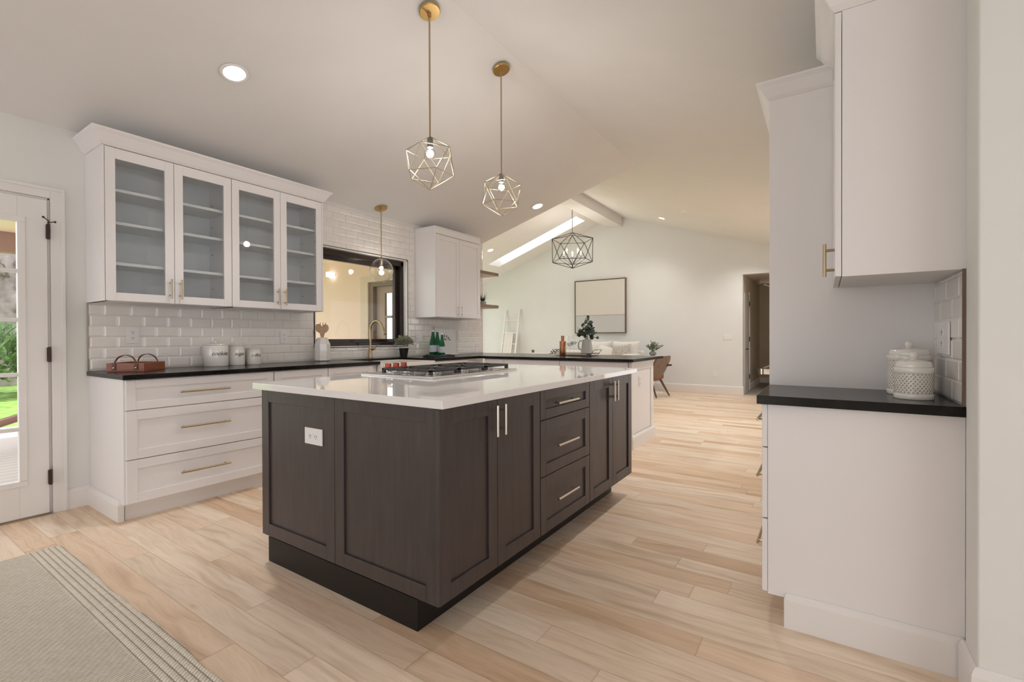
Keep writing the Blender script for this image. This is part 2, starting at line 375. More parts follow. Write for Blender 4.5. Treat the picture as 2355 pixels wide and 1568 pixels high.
# French door on the left
CAS = [(0, 0), (.022, 0), (.022, .02), (.012, .07), (0, .07)]
mb = MB()
mb.box((WX, .875, 0), (WX+.018, .945, 2.138)); mb.box((WX, -.09, 0), (WX+.018, -.02, 2.138)); mb.box((WX, -.02, 2.068), (WX+.018, .875, 2.138))
mb.box((WX+.018, .925, 0), (WX+.026, .945, 2.138)); mb.box((WX+.018, -.09, 2.118), (WX+.026, .925, 2.138))
mb.box((-4.38, .863, 0), (WX, .875, 2.068)); mb.box((-4.38, -.02, 2.055), (WX, .875, 2.068)); mb.box((-4.38, -.02, 0), (WX, -.008, 2.055))
struct(mb.build('trim_2', TRIM, bevel=.002), 'white casing of the garden door')
d = thing('door_1', 'white glazed door at the left edge, open view to the garden', 'door', (WX, .86, 0)); d['kind'] = 'structure'
mb = MB(); DX0, DX1 = -4.262, -4.218; py0, py1 = .13, .722; zs = [.247, .576, .921, 1.268, 1.576, 1.888]
mb.box((DX0, py1, .012), (DX1, .858, 2.05)); mb.box((DX0, 0, .012), (DX1, py0, 2.05))
mb.box((DX0, py0, .012), (DX1, py1, zs[0])); mb.box((DX0, py0, zs[-1]), (DX1, py1, 2.05))
d_b = mb.build('door_leaf', TRIM, d, bevel=.002)
mb = MB()
for z in zs[1:-1]: mb.box((DX0+.004, py0, z-.012), (DX1-.002, py1, z+.012))
mb.box((DX0+.004, .42, zs[0]), (DX1-.002, .444, zs[-1]))
for y0, y1, z0, z1 in ((py1-.002, py1+.036, zs[0], zs[-1]), (py0-.03, py1+.036, zs[0]-.034, zs[0]), (py0-.03, py1+.036, zs[-1], zs[-1]+.034)): mb.box((DX1-.004, y0, z0), (DX1+.006, y1, z1))
mb.build('muntins', TRIM, d, bevel=.003)
MB().box((-4.243, py0, zs[0]), (-4.239, py1, zs[-1])).build('pane', PANE, d)
for z in (.20, 1.0, 1.80):
    hb = MB(); hb.box((DX1-.01, .851, z), (DX1+.012, .868, z+.09)); hb.tube([(DX1+.014, .861, z-.004), (DX1+.014, .861, z+.094)], .008, 8)
    if z > 1.5:
        hb.tube([(DX1+.014, .861, z+.094), (DX1+.02, .861, z+.115), (DX1+.035, .835, z+.13)], .003, 6); hb.tube([(DX1+.014, .861, z+.105), (DX1+.04, .885, z+.108)], .003, 6)
        hb.sphere((DX1+.038, .833, z+.131), .007, 8, 6); hb.sphere((DX1+.042, .888, z+.108), .007, 8, 6)
    hb.build('hinge', HINGE, d)
MB().box((-4.39, -.01, .0), (-4.21, .865, .011)).build('threshold', OAKSH, d)
# kitchen window
win = thing('window_1', 'dark bronze framed window over the sink', 'window', (-4.32, 3.4, WZ0)); win['kind'] = 'structure'
mb = MB(); a, b = -4.355, -4.285
mb.box((a, WY0, WZ1-.075), (b, WY1-.012, WZ1-.012)); mb.box((a, WY0, WZ0+.008), (b, WY1-.012, WZ0+.045)); mb.box((a, WY1-.055, WZ0+.02), (b, WY1-.012, WZ1-.02)); mb.box((a, WY0-.03, WZ0), (b, WY0+.012, WZ1-.02))
mb.build('window_frame', BRONZE, win, bevel=.004)
mb = MB(); a, b = -4.378, -4.335
mb.box((a, WY0+.04, WZ1-.115), (b, WY1-.05, WZ1-.065)); mb.box((a, WY0+.04, WZ0+.04), (b, WY1-.05, WZ0+.082)); mb.box((a, WY1-.105, WZ0+.04), (b, WY1-.05, WZ1-.07)); mb.box((a, WY0-.03, WZ0+.082), (b, WY0+.030, WZ1-.115))
mb.build('sash', BRONZE, win, bevel=.004)
MB().box((-4.362, WY0+.02, WZ0+.08), (-4.358, WY1-.1, WZ1-.11)).build('pane', PANE, win)
mb = MB(); e = .011; tx = WX+.012
for y0, y1, z0, z1 in ((WY0-.002, WY1+.002, WZ1, WZ1+.006), (WY0-.002, WY1+.002, WZ0-.006, WZ0), (WY0-.006, WY0, WZ0, WZ1), (WY1, WY1+.006, WZ0, WZ1)): mb.box((WX-.002, y0, z0), (tx, y1, z1))
mb.build('edge_trim', BRONZE, win)
mb = MB(); mb.box((-4.30, WY0, WZ1-.012), (tx-.002, WY1, WZ1)); mb.box((-4.30, WY0, WZ0), (tx-.002, WY1, WZ0+.008)); mb.box((-4.30, WY1-.012, WZ0), (tx-.002, WY1, WZ1)); mb.box((-4.30, WY0, WZ0), (tx-.002, WY0+.012, WZ1))
mb.build('window_reveal', TILE, win)

# ------------------------------------------------------------------ backsplash tiles
def tiles(mb, T, u0, u1, z0, z1, us, zs_, w=.155, h=.0765, holes=(), th=.0063, bev=.011):
    k0 = int(math.floor((z0-zs_)/h)); k1 = int(math.ceil((z1-zs_)/h))
    for k in range(k0, k1):
        a0, a1 = zs_+k*h, zs_+(k+1)*h
        sh = us+(w/2 if k % 2 else 0); j0 = int(math.floor((u0-sh)/w)); j1 = int(math.ceil((u1-sh)/w))
        for j in range(j0, j1):
            b0, b1 = sh+j*w, sh+(j+1)*w
            rects = [(max(b0, u0), min(b1, u1), max(a0, z0), min(a1, z1))]
            for hu0, hu1, hz0, hz1 in holes:
                out = []
                for r in rects:
                    if r[1] <= hu0 or r[0] >= hu1 or r[3] <= hz0 or r[2] >= hz1: out.append(r); continue
                    if r[0] < hu0: out.append((r[0], hu0, r[2], r[3]))
                    if r[1] > hu1: out.append((hu1, r[1], r[2], r[3]))
                    c0, c1 = max(r[0], hu0), min(r[1], hu1)
                    if r[2] < hz0: out.append((c0, c1, r[2], hz0))
                    if r[3] > hz1: out.append((c0, c1, hz1, r[3]))
                rects = out
            for r in rects:
                if r[1]-r[0] < .006 or r[3]-r[2] < .006: continue
                g = .0006; p0, p1, q0, q1 = r[0]+g, r[1]-g, r[2]+g, r[3]-g; bb = min(bev, (p1-p0)*.45, (q1-q0)*.45)
                R = [[T(p0, .001, q0), T(p1, .001, q0), T(p1, .001, q1), T(p0, .001, q1)], [T(p0, th*.45, q0), T(p1, th*.45, q0), T(p1, th*.45, q1), T(p0, th*.45, q1)],
                     [T(p0+bb, th, q0+bb), T(p1-bb, th, q0+bb), T(p1-bb, th, q1-bb), T(p0+bb, th, q1-bb)]]
                mb.rings(R, True, 0)
TL = frame(WX, 0, (0, 1), (1, 0))
mb = MB()
hole = [(WY0-.006, WY1+.006, WZ0-.006, WZ1+.006)]
tiles(mb, TL, 1.064, 5.556, .928, 1.40, 1.071, .93, holes=hole)
tiles(mb, TL, 2.655, 4.17, 1.40, 2.52, 1.071, .93, holes=hole)
tiles(mb, TL, 5.07, 5.556, 1.40, 2.50, 1.071, .93)
mb.box((1.060, 0, .924), (WY0-.007, .003, 1.399), 1, TL); mb.box((WY1+.007, 0, .924), (5.56, .003, 1.399), 1, TL); mb.box((WY0-.007, 0, .924), (WY1+.007, .003, WZ0-.007), 1, TL)
mb.box((1.058, 0, .924), (1.063, .011, 1.399), 2, TL)
tag(mb.build('backsplash', [TILE, GROUT, CHAMP]), 'glossy white subway tiles on the left wall between counter, cabinets and window', 'backsplash')
TR = frame(.386, 0, (0, 1), (-1, 0))
mb = MB(); tiles(mb, TR, 2.112, 2.598, .912, 1.362, 2.07, .912, w=.20, h=.073, th=.007, bev=.006)
mb.box((2.11, -.001, .91), (2.6, .003, 1.363), 1, TR); mb.box((2.096, -.002, .911), (2.108, .010, 1.362), 2, TR)
tag(mb.build('backsplash', [TILE, GROUT, mat('bronze_edge', (.16, .10, .075), .5)]), 'small patch of grey white tiles beside the two basket weave canisters', 'backsplash')

# ------------------------------------------------------------------ island
IX = -1.165; IY = 1.282
TI = frame(IX-.02, 0, (0, 1), (1, 0))       # doors on the right long side
TE = frame(0, IY+.02, (1, 0), (0, -1))      # end panels facing the camera side
def cab_body(parent, lo, hi, mtl, name='body'): return MB().box(lo, hi).build(name, mtl, parent, bevel=.001)
ZB, ZT = .142, .884
def isl_cab(label, y0, y1, kind):
    t = thing('island_cabinet', label, 'cabinet', ((IX-.32), (y0+y1)/2, 0), 0, 'dark island cabinet units')
    mb = MB(); mb.box((IX-.62, max(y0+.001, IY+.021), ZB+.018), (IX-.02, y1-.001, ZT)); mb.build('body', DARK, t)
    if kind == 'doors':
        ym = (y0+y1)/2
        if y0 < 1.3: ym = 1.628
        for (a, b, hy) in ((y0+.002, ym-.0015, ym-.045), (ym+.0015, y1-.002, ym+.014)):
            q = MB(); shaker(q, TI, a, b, ZB+.018, ZT-.004, rail=.062); dd = q.build('door', DARK, t, bevel=.0015)
            pull(dd, TI, hy, .02, .795, .13, NICKEL, True, r=.0065)
    else:
        for z0, z1, hz in ((.732, ZT-.004, .806), (.449, .728, .590), (ZB+.018, .445, .315)):
            q = MB(); shaker(q, TI, y0+.002, y1-.002, z0, z1, rail=.05 if z1-z0 < .2 else .057); dd = q.build('drawer_front', DARK, t, bevel=.0015)
            pull(dd, TI, (y0+y1)/2-.045, .02, hz, .235, NICKEL, False, r=.0065)
    return t
isl_cab('dark espresso island unit with two tall doors at the corner nearest the camera', 1.262, 1.990, 'doors')
isl_cab('dark espresso island unit with three stacked drawers in the middle', 1.992, 2.570, 'drawers')
isl_cab('dark espresso island unit with two narrow doors at the far end beside the peninsula', 2.572, 3.300, 'doors')
for (x0, x1, lab) in ((-2.405, -1.806, 'dark shaker end panel of the island holding the white outlet'), (-1.803, -1.190, 'wider dark shaker end panel at the island corner, without outlet')):
    q = MB(); shaker(q, TE, x0, x1, ZB, ZT, rail=.062); o = q.build('end_panel', DARK, bevel=.0015); tag(o, lab, 'cabinet panel', 'island end panels')
MB_ = MB().box((-2.405, IY+.021, ZB), (-1.787, 3.30, ZT))
tag(MB_.build('island_back_box', DARK), 'dark plain carcass of the island on the side toward the sink', 'cabinet')
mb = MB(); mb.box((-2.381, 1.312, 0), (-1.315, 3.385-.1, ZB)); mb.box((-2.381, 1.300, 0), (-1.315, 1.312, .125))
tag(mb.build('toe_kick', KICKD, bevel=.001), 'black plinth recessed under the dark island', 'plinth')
tag(MB().box((-2.433, 1.249, .885), (-1.135, 3.335, .917)).build('island_countertop', QUARTZ, bevel=.003), 'glossy white quartz slab on the dark island', 'countertop')
# outlet on island
def outlet(loc, T, u, z, w=.075, h=.118, n0=0., label='', horizontal=False, kind='duplex', n=1):
    t = thing('wall_outlet' if kind != 'switch' else 'light_switch', label, 'outlet' if kind != 'switch' else 'switch', T(u, n0, z))
    ww, hh = (h, w) if horizontal else (w, h)
    MB().box((u-ww/2, n0, z-hh/2), (u+ww/2, n0+.006, z+hh/2), 0, T).build('cover_plate', PLAST, t, bevel=.002)
    if kind == 'switch':
        for k in range(n):
            uu = u+(k-(n-1)/2)*.046
            MB().box((uu-.016, n0+.006, z-.033), (uu+.016, n0+.009, z+.033), 0, T).build('rocker', PLAST, t, bevel=.0015)
    else:
        for s in (-1, 1):
            du, dz = (s*.021, 0) if horizontal else (0, s*.021)
            q = MB(); q.box((u+du-.016, n0+.006, z+dz-.014), (u+du+.016, n0+.0075, z+dz+.014), 0, T)
            for e_ in (-.006, .006): q.box((u+du+e_-.0012, n0+.0076, z+dz-.002), (u+du+e_+.0012, n0+.0082, z+dz+.007), 1, T)
            q.box((u+du-.002, n0+.0076, z+dz-.010), (u+du+.002, n0+.0082, z+dz-.006), 1, T)
            q.build('socket', [PLAST, SLOT], t)
    return t
TEf = frame(0, IY, (1, 0), (0, -1))
outlet(None, TEf, -1.967, .689, .076, .134, -.009, 'white double outlet on the dark island end panel', horizontal=True)
outlet(None, TL, 1.310, 1.172, .078, .122, .010, 'white outlet on the tiles above the wooden handled tray')
outlet(None, TL, 2.467, 1.158, .072, .112, .010, 'white outlet on the tiles between the coffee canister and the utensil crock')
outlet(None, TL, 4.225, 1.165, .10, .118, .010, 'white outlet on the tiles between the window and the green bottles')
outlet(None, TL, 5.0, 1.18, .075, .13, .010, 'white switch plate on the tiles right of the leaning print', kind='switch')
outlet(None, TR, 2.395, 1.134, .205, .122, .008, 'wide white outlet plate on the tiles behind the basket weave canisters')

# ------------------------------------------------------------------ gas cooktop
ct = thing('gas_cooktop', 'stainless gas cooktop with black grates and red knobs set in the white island slab', 'cooktop', (-2.07, 2.30, .917))
CX0, CX1, CY0, CY1 = -2.37, -1.775, 1.875, 2.72
mb = MB(); R = []
for o_, z in ((0, .917), (0, .925), (.008, .930), (.02, .931), (.035, .924)):
    R.append([(CX0+o_, CY0+o_, z), (CX1-o_, CY0+o_, z), (CX1-o_, CY1-o_, z), (CX0+o_, CY1-o_, z)])
mb.rings(R); mb.build('steel_tray', STEEL, ct, bevel=.0015)
gx0, gx1 = CX0+.135, CX1-.055
secs = [(CY0+.045, CY0+.285), (CY0+.29, CY0+.555), (CY0+.56, CY1-.03)]
for i, (a, b) in enumerate(secs):
    q = MB(); zt = .963
    for x in (gx0, gx1-.012): q.box((x, a, zt-.014), (x+.012, b, zt))
    for y in (a, b-.012): q.box((gx0, y, zt-.014), (gx1, y+.012, zt))
    xm = (gx0+gx1)/2; ym = (a+b)/2
    q.box((xm-.006, a, zt-.012), (xm+.006, b, zt))
    for xc in ((gx0+xm)/2, (gx1+xm)/2):
        for ang in range(4):
            th = PI/4+ang*PI/2; dx, dy = math.cos(th), math.sin(th); r0, r1 = .035, .105
            u = Vector((dx, dy, 0)); v = Vector((-dy, dx, 0))*.005; c = Vector((xc, ym, 0))
            P0, P1 = c+u*r0, c+u*r1
            q.add([P0-v+Vector((0, 0, zt-.012)), P0+v+Vector((0, 0, zt-.012)), P1+v+Vector((0, 0, zt-.012)), P1-v+Vector((0, 0, zt-.012)),
                   P0-v+Vector((0, 0, zt)), P0+v+Vector((0, 0, zt)), P1+v+Vector((0, 0, zt)), P1-v+Vector((0, 0, zt))], [(0, 3, 2, 1), (4, 5, 6, 7), (0, 1, 5, 4), (1, 2, 6, 5), (2, 3, 7, 6), (3, 0, 4, 7)])
        q.box((xc-.005, a, zt-.012), (xc+.005, a+.09, zt)); q.box((xc-.005, b-.09, zt-.012), (xc+.005, b, zt))
    for x in (gx0, gx1-.02):
        for y in (a, b-.02): q.box((x, y, .9315), (x+.02, y+.02, zt-.004))
    q.build('grate', IRON, ct, bevel=.002)
    for xc in ((gx0+xm)/2, (gx1+xm)/2):
        if i == 1 and xc > xm: pass
        q = MB(); q.lathe([(.048, .9225), (.050, .934), (.040, .936), (.040, .944), (.034, .948), (.001, .949)], (xc, ym, 0), 20)
        q.tube([(xc+.058, ym, .925), (xc+.058, ym, .948)], .004, 6)
        q.build('burner', [STEEL], ct, smooth=True)
for (kx, ky) in ((-2.285, 2.015), (-2.295, 2.09), (-2.305, 2.165)):
    kb = MB().lathe([(.026, .9305), (.026, .934), (.020, .936), (.018, .952), (.0175, .953)], (kx, ky, 0), 20).build('knob', CHROME, ct, smooth=True)
    q = MB(); q.lathe([(.023, .953), (.024, .957), (.022, .963), (.014, .966), (.001, .966)], (kx, ky, 0), 20); q.box((kx-.022, ky-.007, .962), (kx+.022, ky+.007, .984))
    q.build('knob_cap', RED, kb, bevel=.002)

# ------------------------------------------------------------------ left run of base cabinets
CT = .922; CB = .892; FX = -3.585                       # front plane of the doors
TF = frame(FX-.02, 0, (0, 1), (1, 0))
def base_cab(name, label, y0, y1, layout, body_y=None, pulls=True):
    t = thing(name, label, 'cabinet', (FX-.3, (y0+y1)/2, 0), 0, 'white base cabinets under the black counter')
    MB().box((WX+.001, y0+.0005, .112), (FX-.021, y1-.0005, CB)).build('body', WHITE, t)
    for (z0, z1, hz, a, b, kind) in layout:
        q = MB(); shaker(q, TF, a, b, z0, z1, rail=.057 if z1-z0 > .2 else .05); dd = q.build(kind, WHITE, t, bevel=.0015)
        if pulls and hz: pull(dd, TF, (a+b)/2-.025, .02, hz, .31, BRASS, r=.0065)
    return t
y0, y1 = 1.075, 2.005
base_cab('base_cabinet', 'white base cabinet with three wide drawers and long brass pulls', 1.066, 2.010, [(.700, .886, .792, y0, y1, 'drawer_front'), (.392, .694, .556, y0, y1, 'drawer_front'), (.118, .386, .254, y0, y1, 'drawer_front')])
base_cab('base_cabinet', 'white base cabinet behind the island, second from the near end', 2.011, 2.489, [(.118, .886, None, 2.014, 2.486, 'door')])
base_cab('base_cabinet', 'white base cabinet behind the island just left of the apron sink', 2.490, 3.03, [(.118, .886, None, 2.493, 2.975, 'door')])
t = thing('sink_cabinet', 'white cabinet under the apron front sink', 'cabinet', (FX-.3, 3.42, 0))
MB().box((WX+.001, 3.031, .112), (FX-.021, 3.80, .66)).build('body', WHITE, t)
for a, b in ((3.034, 3.413), (3.417, 3.797)):
    q = MB(); shaker(q, TF, a, b, .118, .655); q.build('door', WHITE, t, bevel=.0015)
t = base_cab('base_cabinet', 'white drawer base cabinet between the sink and the inner corner', 3.801, 4.60, [(.700, .886, None, 3.804, 4.40, 'drawer_front'), (.118, .694, None, 3.804, 4.40, 'door')], pulls=False)
mb = MB(); mb.box((WX+.002, 1.09, 0), (FX-.085, 4.60, .111))
tag(mb.build('toe_kick', TRIM), 'white plinth under the left run of base cabinets', 'plinth')
EB = [(0, 0), (.016, 0), (.016, .10), (.010, .122), (.002, .13), (0, .13)]
mb = MB(); mb.sweep([(WX+.016, 1.0655, 0, -1), (FX-.085, 1.0655, 1, -1), (FX-.085, 1.082, 1, 0), ], EB)
struct(mb.build('baseboard_cabinet', TRIM))
MBs = MB(); MBs.box((FX-.021, 1.0665, .112), (FX-.0205, 1.075, CB))
# apron sink
sk_ = thing('apron_sink', 'white apron front sink set in the black counter below the window', 'sink', (-3.8, 3.42, .66))
SXA, SXB, SYA, SYB = -4.10, -3.545, 3.04, 3.79
mb = MB(); zt = .900; t_ = .028
mb.box((SXA, SYA, .665), (SXB, SYA+t_, zt)); mb.box((SXA, SYB-t_, .665), (SXB, SYB, zt)); mb.box((SXA, SYA+t_, .665), (SXA+t_, SYB-t_, zt)); mb.box((SXB-t_, SYA+t_, .665), (SXB, SYB-t_, zt)); mb.box((SXA, SYA, .662), (SXB, SYB, .69))
mb.build('basin', CERAM, sk_, bevel=.006, seg=3)
MB().lathe([(.045, .6905), (.04, .694), (.001, .692)], (-3.85, 3.42, 0), 20).build('drain', STEEL, sk_, smooth=True)
# black perimeter counter (left run, around sink, peninsula) as one slab with a cut-out
PXR, PY0, PY1 = -1.60, 4.583, 5.638
poly = [(WX+.001, 1.053), (-3.562, 1.053), (-3.562, 3.045), (-4.095, 3.045), (-4.095, 3.785), (-3.562, 3.785), (-3.562, PY0), (PXR, PY0), (PXR, PY1), (WX-.03, PY1), (WX-.03, EY+.003), (WX+.001, EY+.003)]
mb = MB(); n = len(poly); top = [(x, y, CT) for x, y in poly]; bot = [(x, y, CB) for x, y in poly]
mb.add(top+bot, [tuple(range(n)), tuple(range(n, 2*n))[::-1]]+[(i, (i+1) % n, n+(i+1) % n, n+i) for i in range(n)])
tag(mb.build('perimeter_countertop', BLACKTOP, bevel=.002), 'black stone counter running along the left wall and across the peninsula', 'countertop')

# ------------------------------------------------------------------ peninsula
TP = frame(0, 4.635, (1, 0), (0, -1))
def pen_cab(label, x0, x1, drawers=True):
    t = thing('peninsula_cabinet', label, 'cabinet', ((x0+x1)/2, 4.95, 0), 0, 'white peninsula cabinets')
    MB().box((x0+.0005, 4.636, .112), (x1-.0005, 5.30, CB)).build('body', WHITE, t)
    q = MB(); shaker(q, TP, x0+.002, x1-.002, .118, .886); q.build('door', WHITE, t, bevel=.0015)
pen_cab('white narrow peninsula cabinet at the inner corner', -3.50, -3.200)
pen_cab('white peninsula cabinet below the left part of its black top', -3.199, -2.452)
pen_cab('white peninsula cabinet at its free right end behind the island', -2.451, -1.668)
tag(MB().box((-3.66, 4.71, 0), (-1.72, 5.28, .111)).build('toe_kick', TRIM), 'white plinth under the peninsula cabinets', 'plinth')
TPe = frame(-1.665, 0, (0, 1), (1, 0))
q = MB(); shaker(q, TPe, 4.636, 5.355, .012, .891, th=.032, rail=.085)
pe = tag(q.build('peninsula_end_panel', WHITE, bevel=.0015), 'white recessed end panel closing the free end of the peninsula', 'cabinet panel')
struct(MB().sweep([(-1.72, 4.634, 0, -1), (-1.632, 4.634, 1, -1), (-1.632, 5.356, 1, 1), (-1.74, 5.356, 0, 1)], BB).build('baseboard_peninsula', TRIM))
TPo = frame(-1.633, 0, (0, 1), (1, 0))
outlet(None, TPo, 4.90, .675, .072, .115, -.009, 'white outlet on the end panel of the peninsula')

# ------------------------------------------------------------------ upper cabinets on the left wall
UX = -3.90; TU = frame(UX-.02, 0, (0, 1), (1, 0))
UZ0, UZ1 = 1.395, 2.41
def glass_cab(label, y0, y1):
    t = thing('glass_wall_cabinet', label, 'cabinet', (-4.07, (y0+y1)/2, UZ0), 0, 'white glass door wall cabinets')
    mb = MB(); xb, xf = WX+.001, UX-.021
    a = y0+.0005; b = y1-.0005
    mb.box((xb, a, UZ0), (xf, a+.017, UZ1)); mb.box((xb, b-.017, UZ0), (xf, b, UZ1)); mb.box((xb, a, UZ0), (xf, b, UZ0+.018)); mb.box((xb, a, UZ1-.018), (xf, b, UZ1)); mb.box((xb, a+.017, UZ0+.018), (xb+.006, b-.017, UZ1-.018), 1)
    ym = (y0+y1)/2; mb.box((xf-.02, ym-.018, UZ0+.018), (xf, ym+.018, UZ1-.018))
    for z in (2.142, 1.922, 1.650):
        MB().box((xb+.007, a+.018, z-.010), (xf-.022, b-.018, z+.010)).build('shelf', CABIN, t, bevel=.001)
    q = mb
    for z in (2.23, 2.05, 1.83, 1.55):
        for yy in (a+.0175, b-.0175): 
            for xx in (xb+.06, xf-.06): q.tube([(xx, yy-.004, z), (xx, yy+.004, z)], .004, 6, 2)
    mb.build('body', [WHITE, CABIN, PLUG], t)
    for (c0, c1, hy) in ((y0+.002, ym-.0015, ym-.032), (ym+.0015, y1-.002, ym+.032)):
        q = MB(); r = .055; z0, z1 = UZ0+.003, UZ1-.003
        q.box((c0, 0, z0), (c0+r, .02, z1), 0, TU); q.box((c1-r, 0, z0), (c1, .02, z1), 0, TU); q.box((c0+r, 0, z0), (c1-r, .02, z0+r), 0, TU); q.box((c0+r, 0, z1-r-.015), (c1-r, .02, z1), 0, TU)
        dd = q.build('door', WHITE, t, bevel=.0015)
        MB().box((c0+r-.004, .008, z0+r-.004), (c1-r+.004, .012, z1-r-.011), 0, TU).build('glass_panel', CABGLASS, dd)
        pull(dd, TU, hy, .02, 1.500, .14, BRASS, True, r=.0055)
    return t
gcA = glass_cab('white wall cabinet with two glass doors nearest the garden door', 1.066, 1.852)
gcB = glass_cab('white wall cabinet with two glass doors nearest the window', 1.853, 2.650)
MB().box((WX+.001, 1.053, UZ0), (UX-.001, 1.0655, UZ1)).build('side_panel', WHITE, gcA, bevel=.001)
MB().box((WX+.001, 2.6505, UZ0), (UX-.001, 2.663, UZ1)).build('side_panel', WHITE, gcB, bevel=.001)
CR = [(0, 0), (.004, .004), (.016, .018), (.045, .068), (.062, .086), (.064, .096), (0, .096)]
mb = MB(); prof = [(o, UZ1+.002+z) for o, z in CR]
mb.sweep([(WX+.002, 1.053, 0, -1), (UX, 1.053, 1, -1), (UX, 2.663, 1, 1), (WX+.002, 2.663, 0, 1)], prof)
tag(mb.build('crown_moulding', WHITE), 'white flared crown moulding on top of the glass wall cabinets', 'moulding')
t = thing('corner_wall_cabinet', 'white solid two door wall cabinet between the window and the floating shelves', 'cabinet', (-4.07, 4.62, 1.40))
MB().box((WX+.001, 4.178, 1.40), (UX-.021, 5.066, 2.415)).build('body', WHITE, t, bevel=.001)
q = MB(); q.box((UX-.021, 4.178, 1.40), (UX-.001, 4.194, 2.415)); q.build('side_panel', WHITE, t)
for a, b, hy in ((4.197, 4.628, 4.598), (4.632, 5.063, 4.662)):
    q = MB(); shaker(q, TU, a, b, 1.405, 2.405); dd = q.build('door', WHITE, t, bevel=.0015); pull(dd, TU, hy, .02, 1.49, .14, NICKEL, True, r=.0055)
q = MB(); q.box((WX+.001, 4.178, 2.4155), (UX-.001, 5.066, 2.49)); q.box((WX+.001, 4.172, 2.49), (UX+.006, 5.072, 2.50)); q.build('top_frieze', WHITE, t, bevel=.001)
for z, lab in ((2.06, 'upper oak floating shelf beside the white wall cabinet'), (1.594, 'lower oak floating shelf holding the spiky potted plant')):
    q = MB(); q.box((WX+.001, 5.07, z-.021), (-3.95, 5.562, z+.022)); o = q.build('floating_shelf', [OAKSH, SHELFW], bevel=.001)
    for p in o.data.polygons:
        if p.normal.z < -.5: p.material_index = 1
    tag(o, lab, 'shelf', 'oak floating shelves')

# ------------------------------------------------------------------ right hand cabinets
RXF = -.211; TRR = frame(RXF+.02, 0, (0, 1), (-1, 0))
t = thing('drawer_base_cabinet', 'white drawer base cabinet with plain side at the right, under its own black counter', 'cabinet', (.1, 2.36, 0))
mb = MB(); mb.box((RXF+.021, 2.127, .112), (.389, 2.598, .874)); mb.build('body', WHITE, t, bevel=.001)
for z0, z1, hz in ((.701, .870, .787), (.415, .696, .546), (.118, .409, .256)):
    q = MB(); shaker(q, TRR, 2.129, 2.596, z0, z1); dd = q.build('drawer_front', WHITE, t, bevel=.0015); pull(dd, TRR, 2.36, .02, hz, .2, BRASS, r=.006, off=.03)
tag(MB().box((-.122, 2.135, 0), (.389, 2.598, .111)).build('toe_kick', TRIM), 'white plinth under the right hand base cabinet', 'plinth')
struct(MB().sweep([(-.121, 2.2, -1, 0), (-.121, 2.1265, -1, -1), (.384, 2.1265, 0, -1)], [(o*.75, z*.96) for o, z in BB]).build('baseboard_end', TRIM))
nl = MB()
for x, z in ((-.04, .085), (-.045, .04), (.30, .085), (.305, .04)): nl.lathe([(.002, 0), (.002, .001)], (0, 0, 0), 8, T=Matrix.Translation((x, 2.1144, z)) @ Matrix.Rotation(PI/2, 4, 'X'))
tag(MB().box((-.226, 2.09, .875), (.389, 2.599, .909)).build('side_countertop', BLACKTOP, bevel=.002), 'short black counter at the right with two basket weave canisters on it', 'countertop')
t = thing('tall_cabinet', 'tall white cabinet side panel behind the right hand counter', 'cabinet', (.08, 3.0, 0))
MB().box((-.225, 2.601, 0), (.389, 3.62, 2.289)).build('body', WHITE, t, bevel=.002)
q = MB(); CRr = [(o*.85, 2.2895+z*.80) for o, z in CR]; q.sweep([(.030, 2.601, 0, -1), (-.225, 2.601, -1, -1), (-.225, 3.62, -1, 0)], CRr); q.build('crown', WHITE, t)
t = thing('upper_cabinet', 'white wall cabinet at the right above the basket weave canisters', 'cabinet', (.22, 2.36, 1.363))
UB = .053
MB().box((UB, 2.12, 1.363), (.389, 2.60, 2.342)).build('body', WHITE, t, bevel=.001)
q = MB(); T2 = frame(UB-.002, 0, (0, 1), (-1, 0)); shaker(q, T2, 2.121, 2.597, 1.365, 2.340); dd = q.build('door', WHITE, t, bevel=.0015)
pull(dd, T2, 2.158, .02, 1.432, .125, BRASS, True, r=.0065, off=.032)
q = MB(); q.sweep([(.389, 2.12, 0, -1), (UB-.022, 2.12, -1, -1), (UB-.022, 2.60, -1, 0)], [(o, 2.343+z) for o, z in CR]); q.build('crown', WHITE, t)

# ------------------------------------------------------------------ lights
def orient(n):   # rotation taking -Z (down) to room side of a sloped ceiling
    return Vector(n).normalized().to_track_quat('Z', 'Y').to_euler()
nL = Vector((-.2862, 0, 1)).normalized(); nR = Vector((.325, 0, 1)).normalized(); nG = Vector((-.347, 0, 1)).normalized()
def downlight():
    t = thing('recessed_downlight', '', 'ceiling light', (0, 0, 0), 0, 'recessed ceiling downlights')
    MB().lathe([(.062, .004), (.064, -.004), (.078, -.006), (.082, -.001), (.082, .002), (.064, .006)], (0, 0, 0), 32, cap=False).build('trim_ring', TRIM, t, smooth=True)
    MB().lathe([(.0625, -.001), (.0625, -.003), (.001, -.003)], (0, 0, 0), 32).build('lens', LENS, t)
    l = bpy.data.lights.new('lamp_light', 'SPOT'); l.energy = 52; l.spot_size = 2.15; l.spot_blend = 1; l.shadow_soft_size = .06; l.color = (1, .96, .93)
    lo = bpy.data.objects.new('lamp_light', l); COL.objects.link(lo); lo.parent = t; lo.location = (0, 0, -.03)
    return t
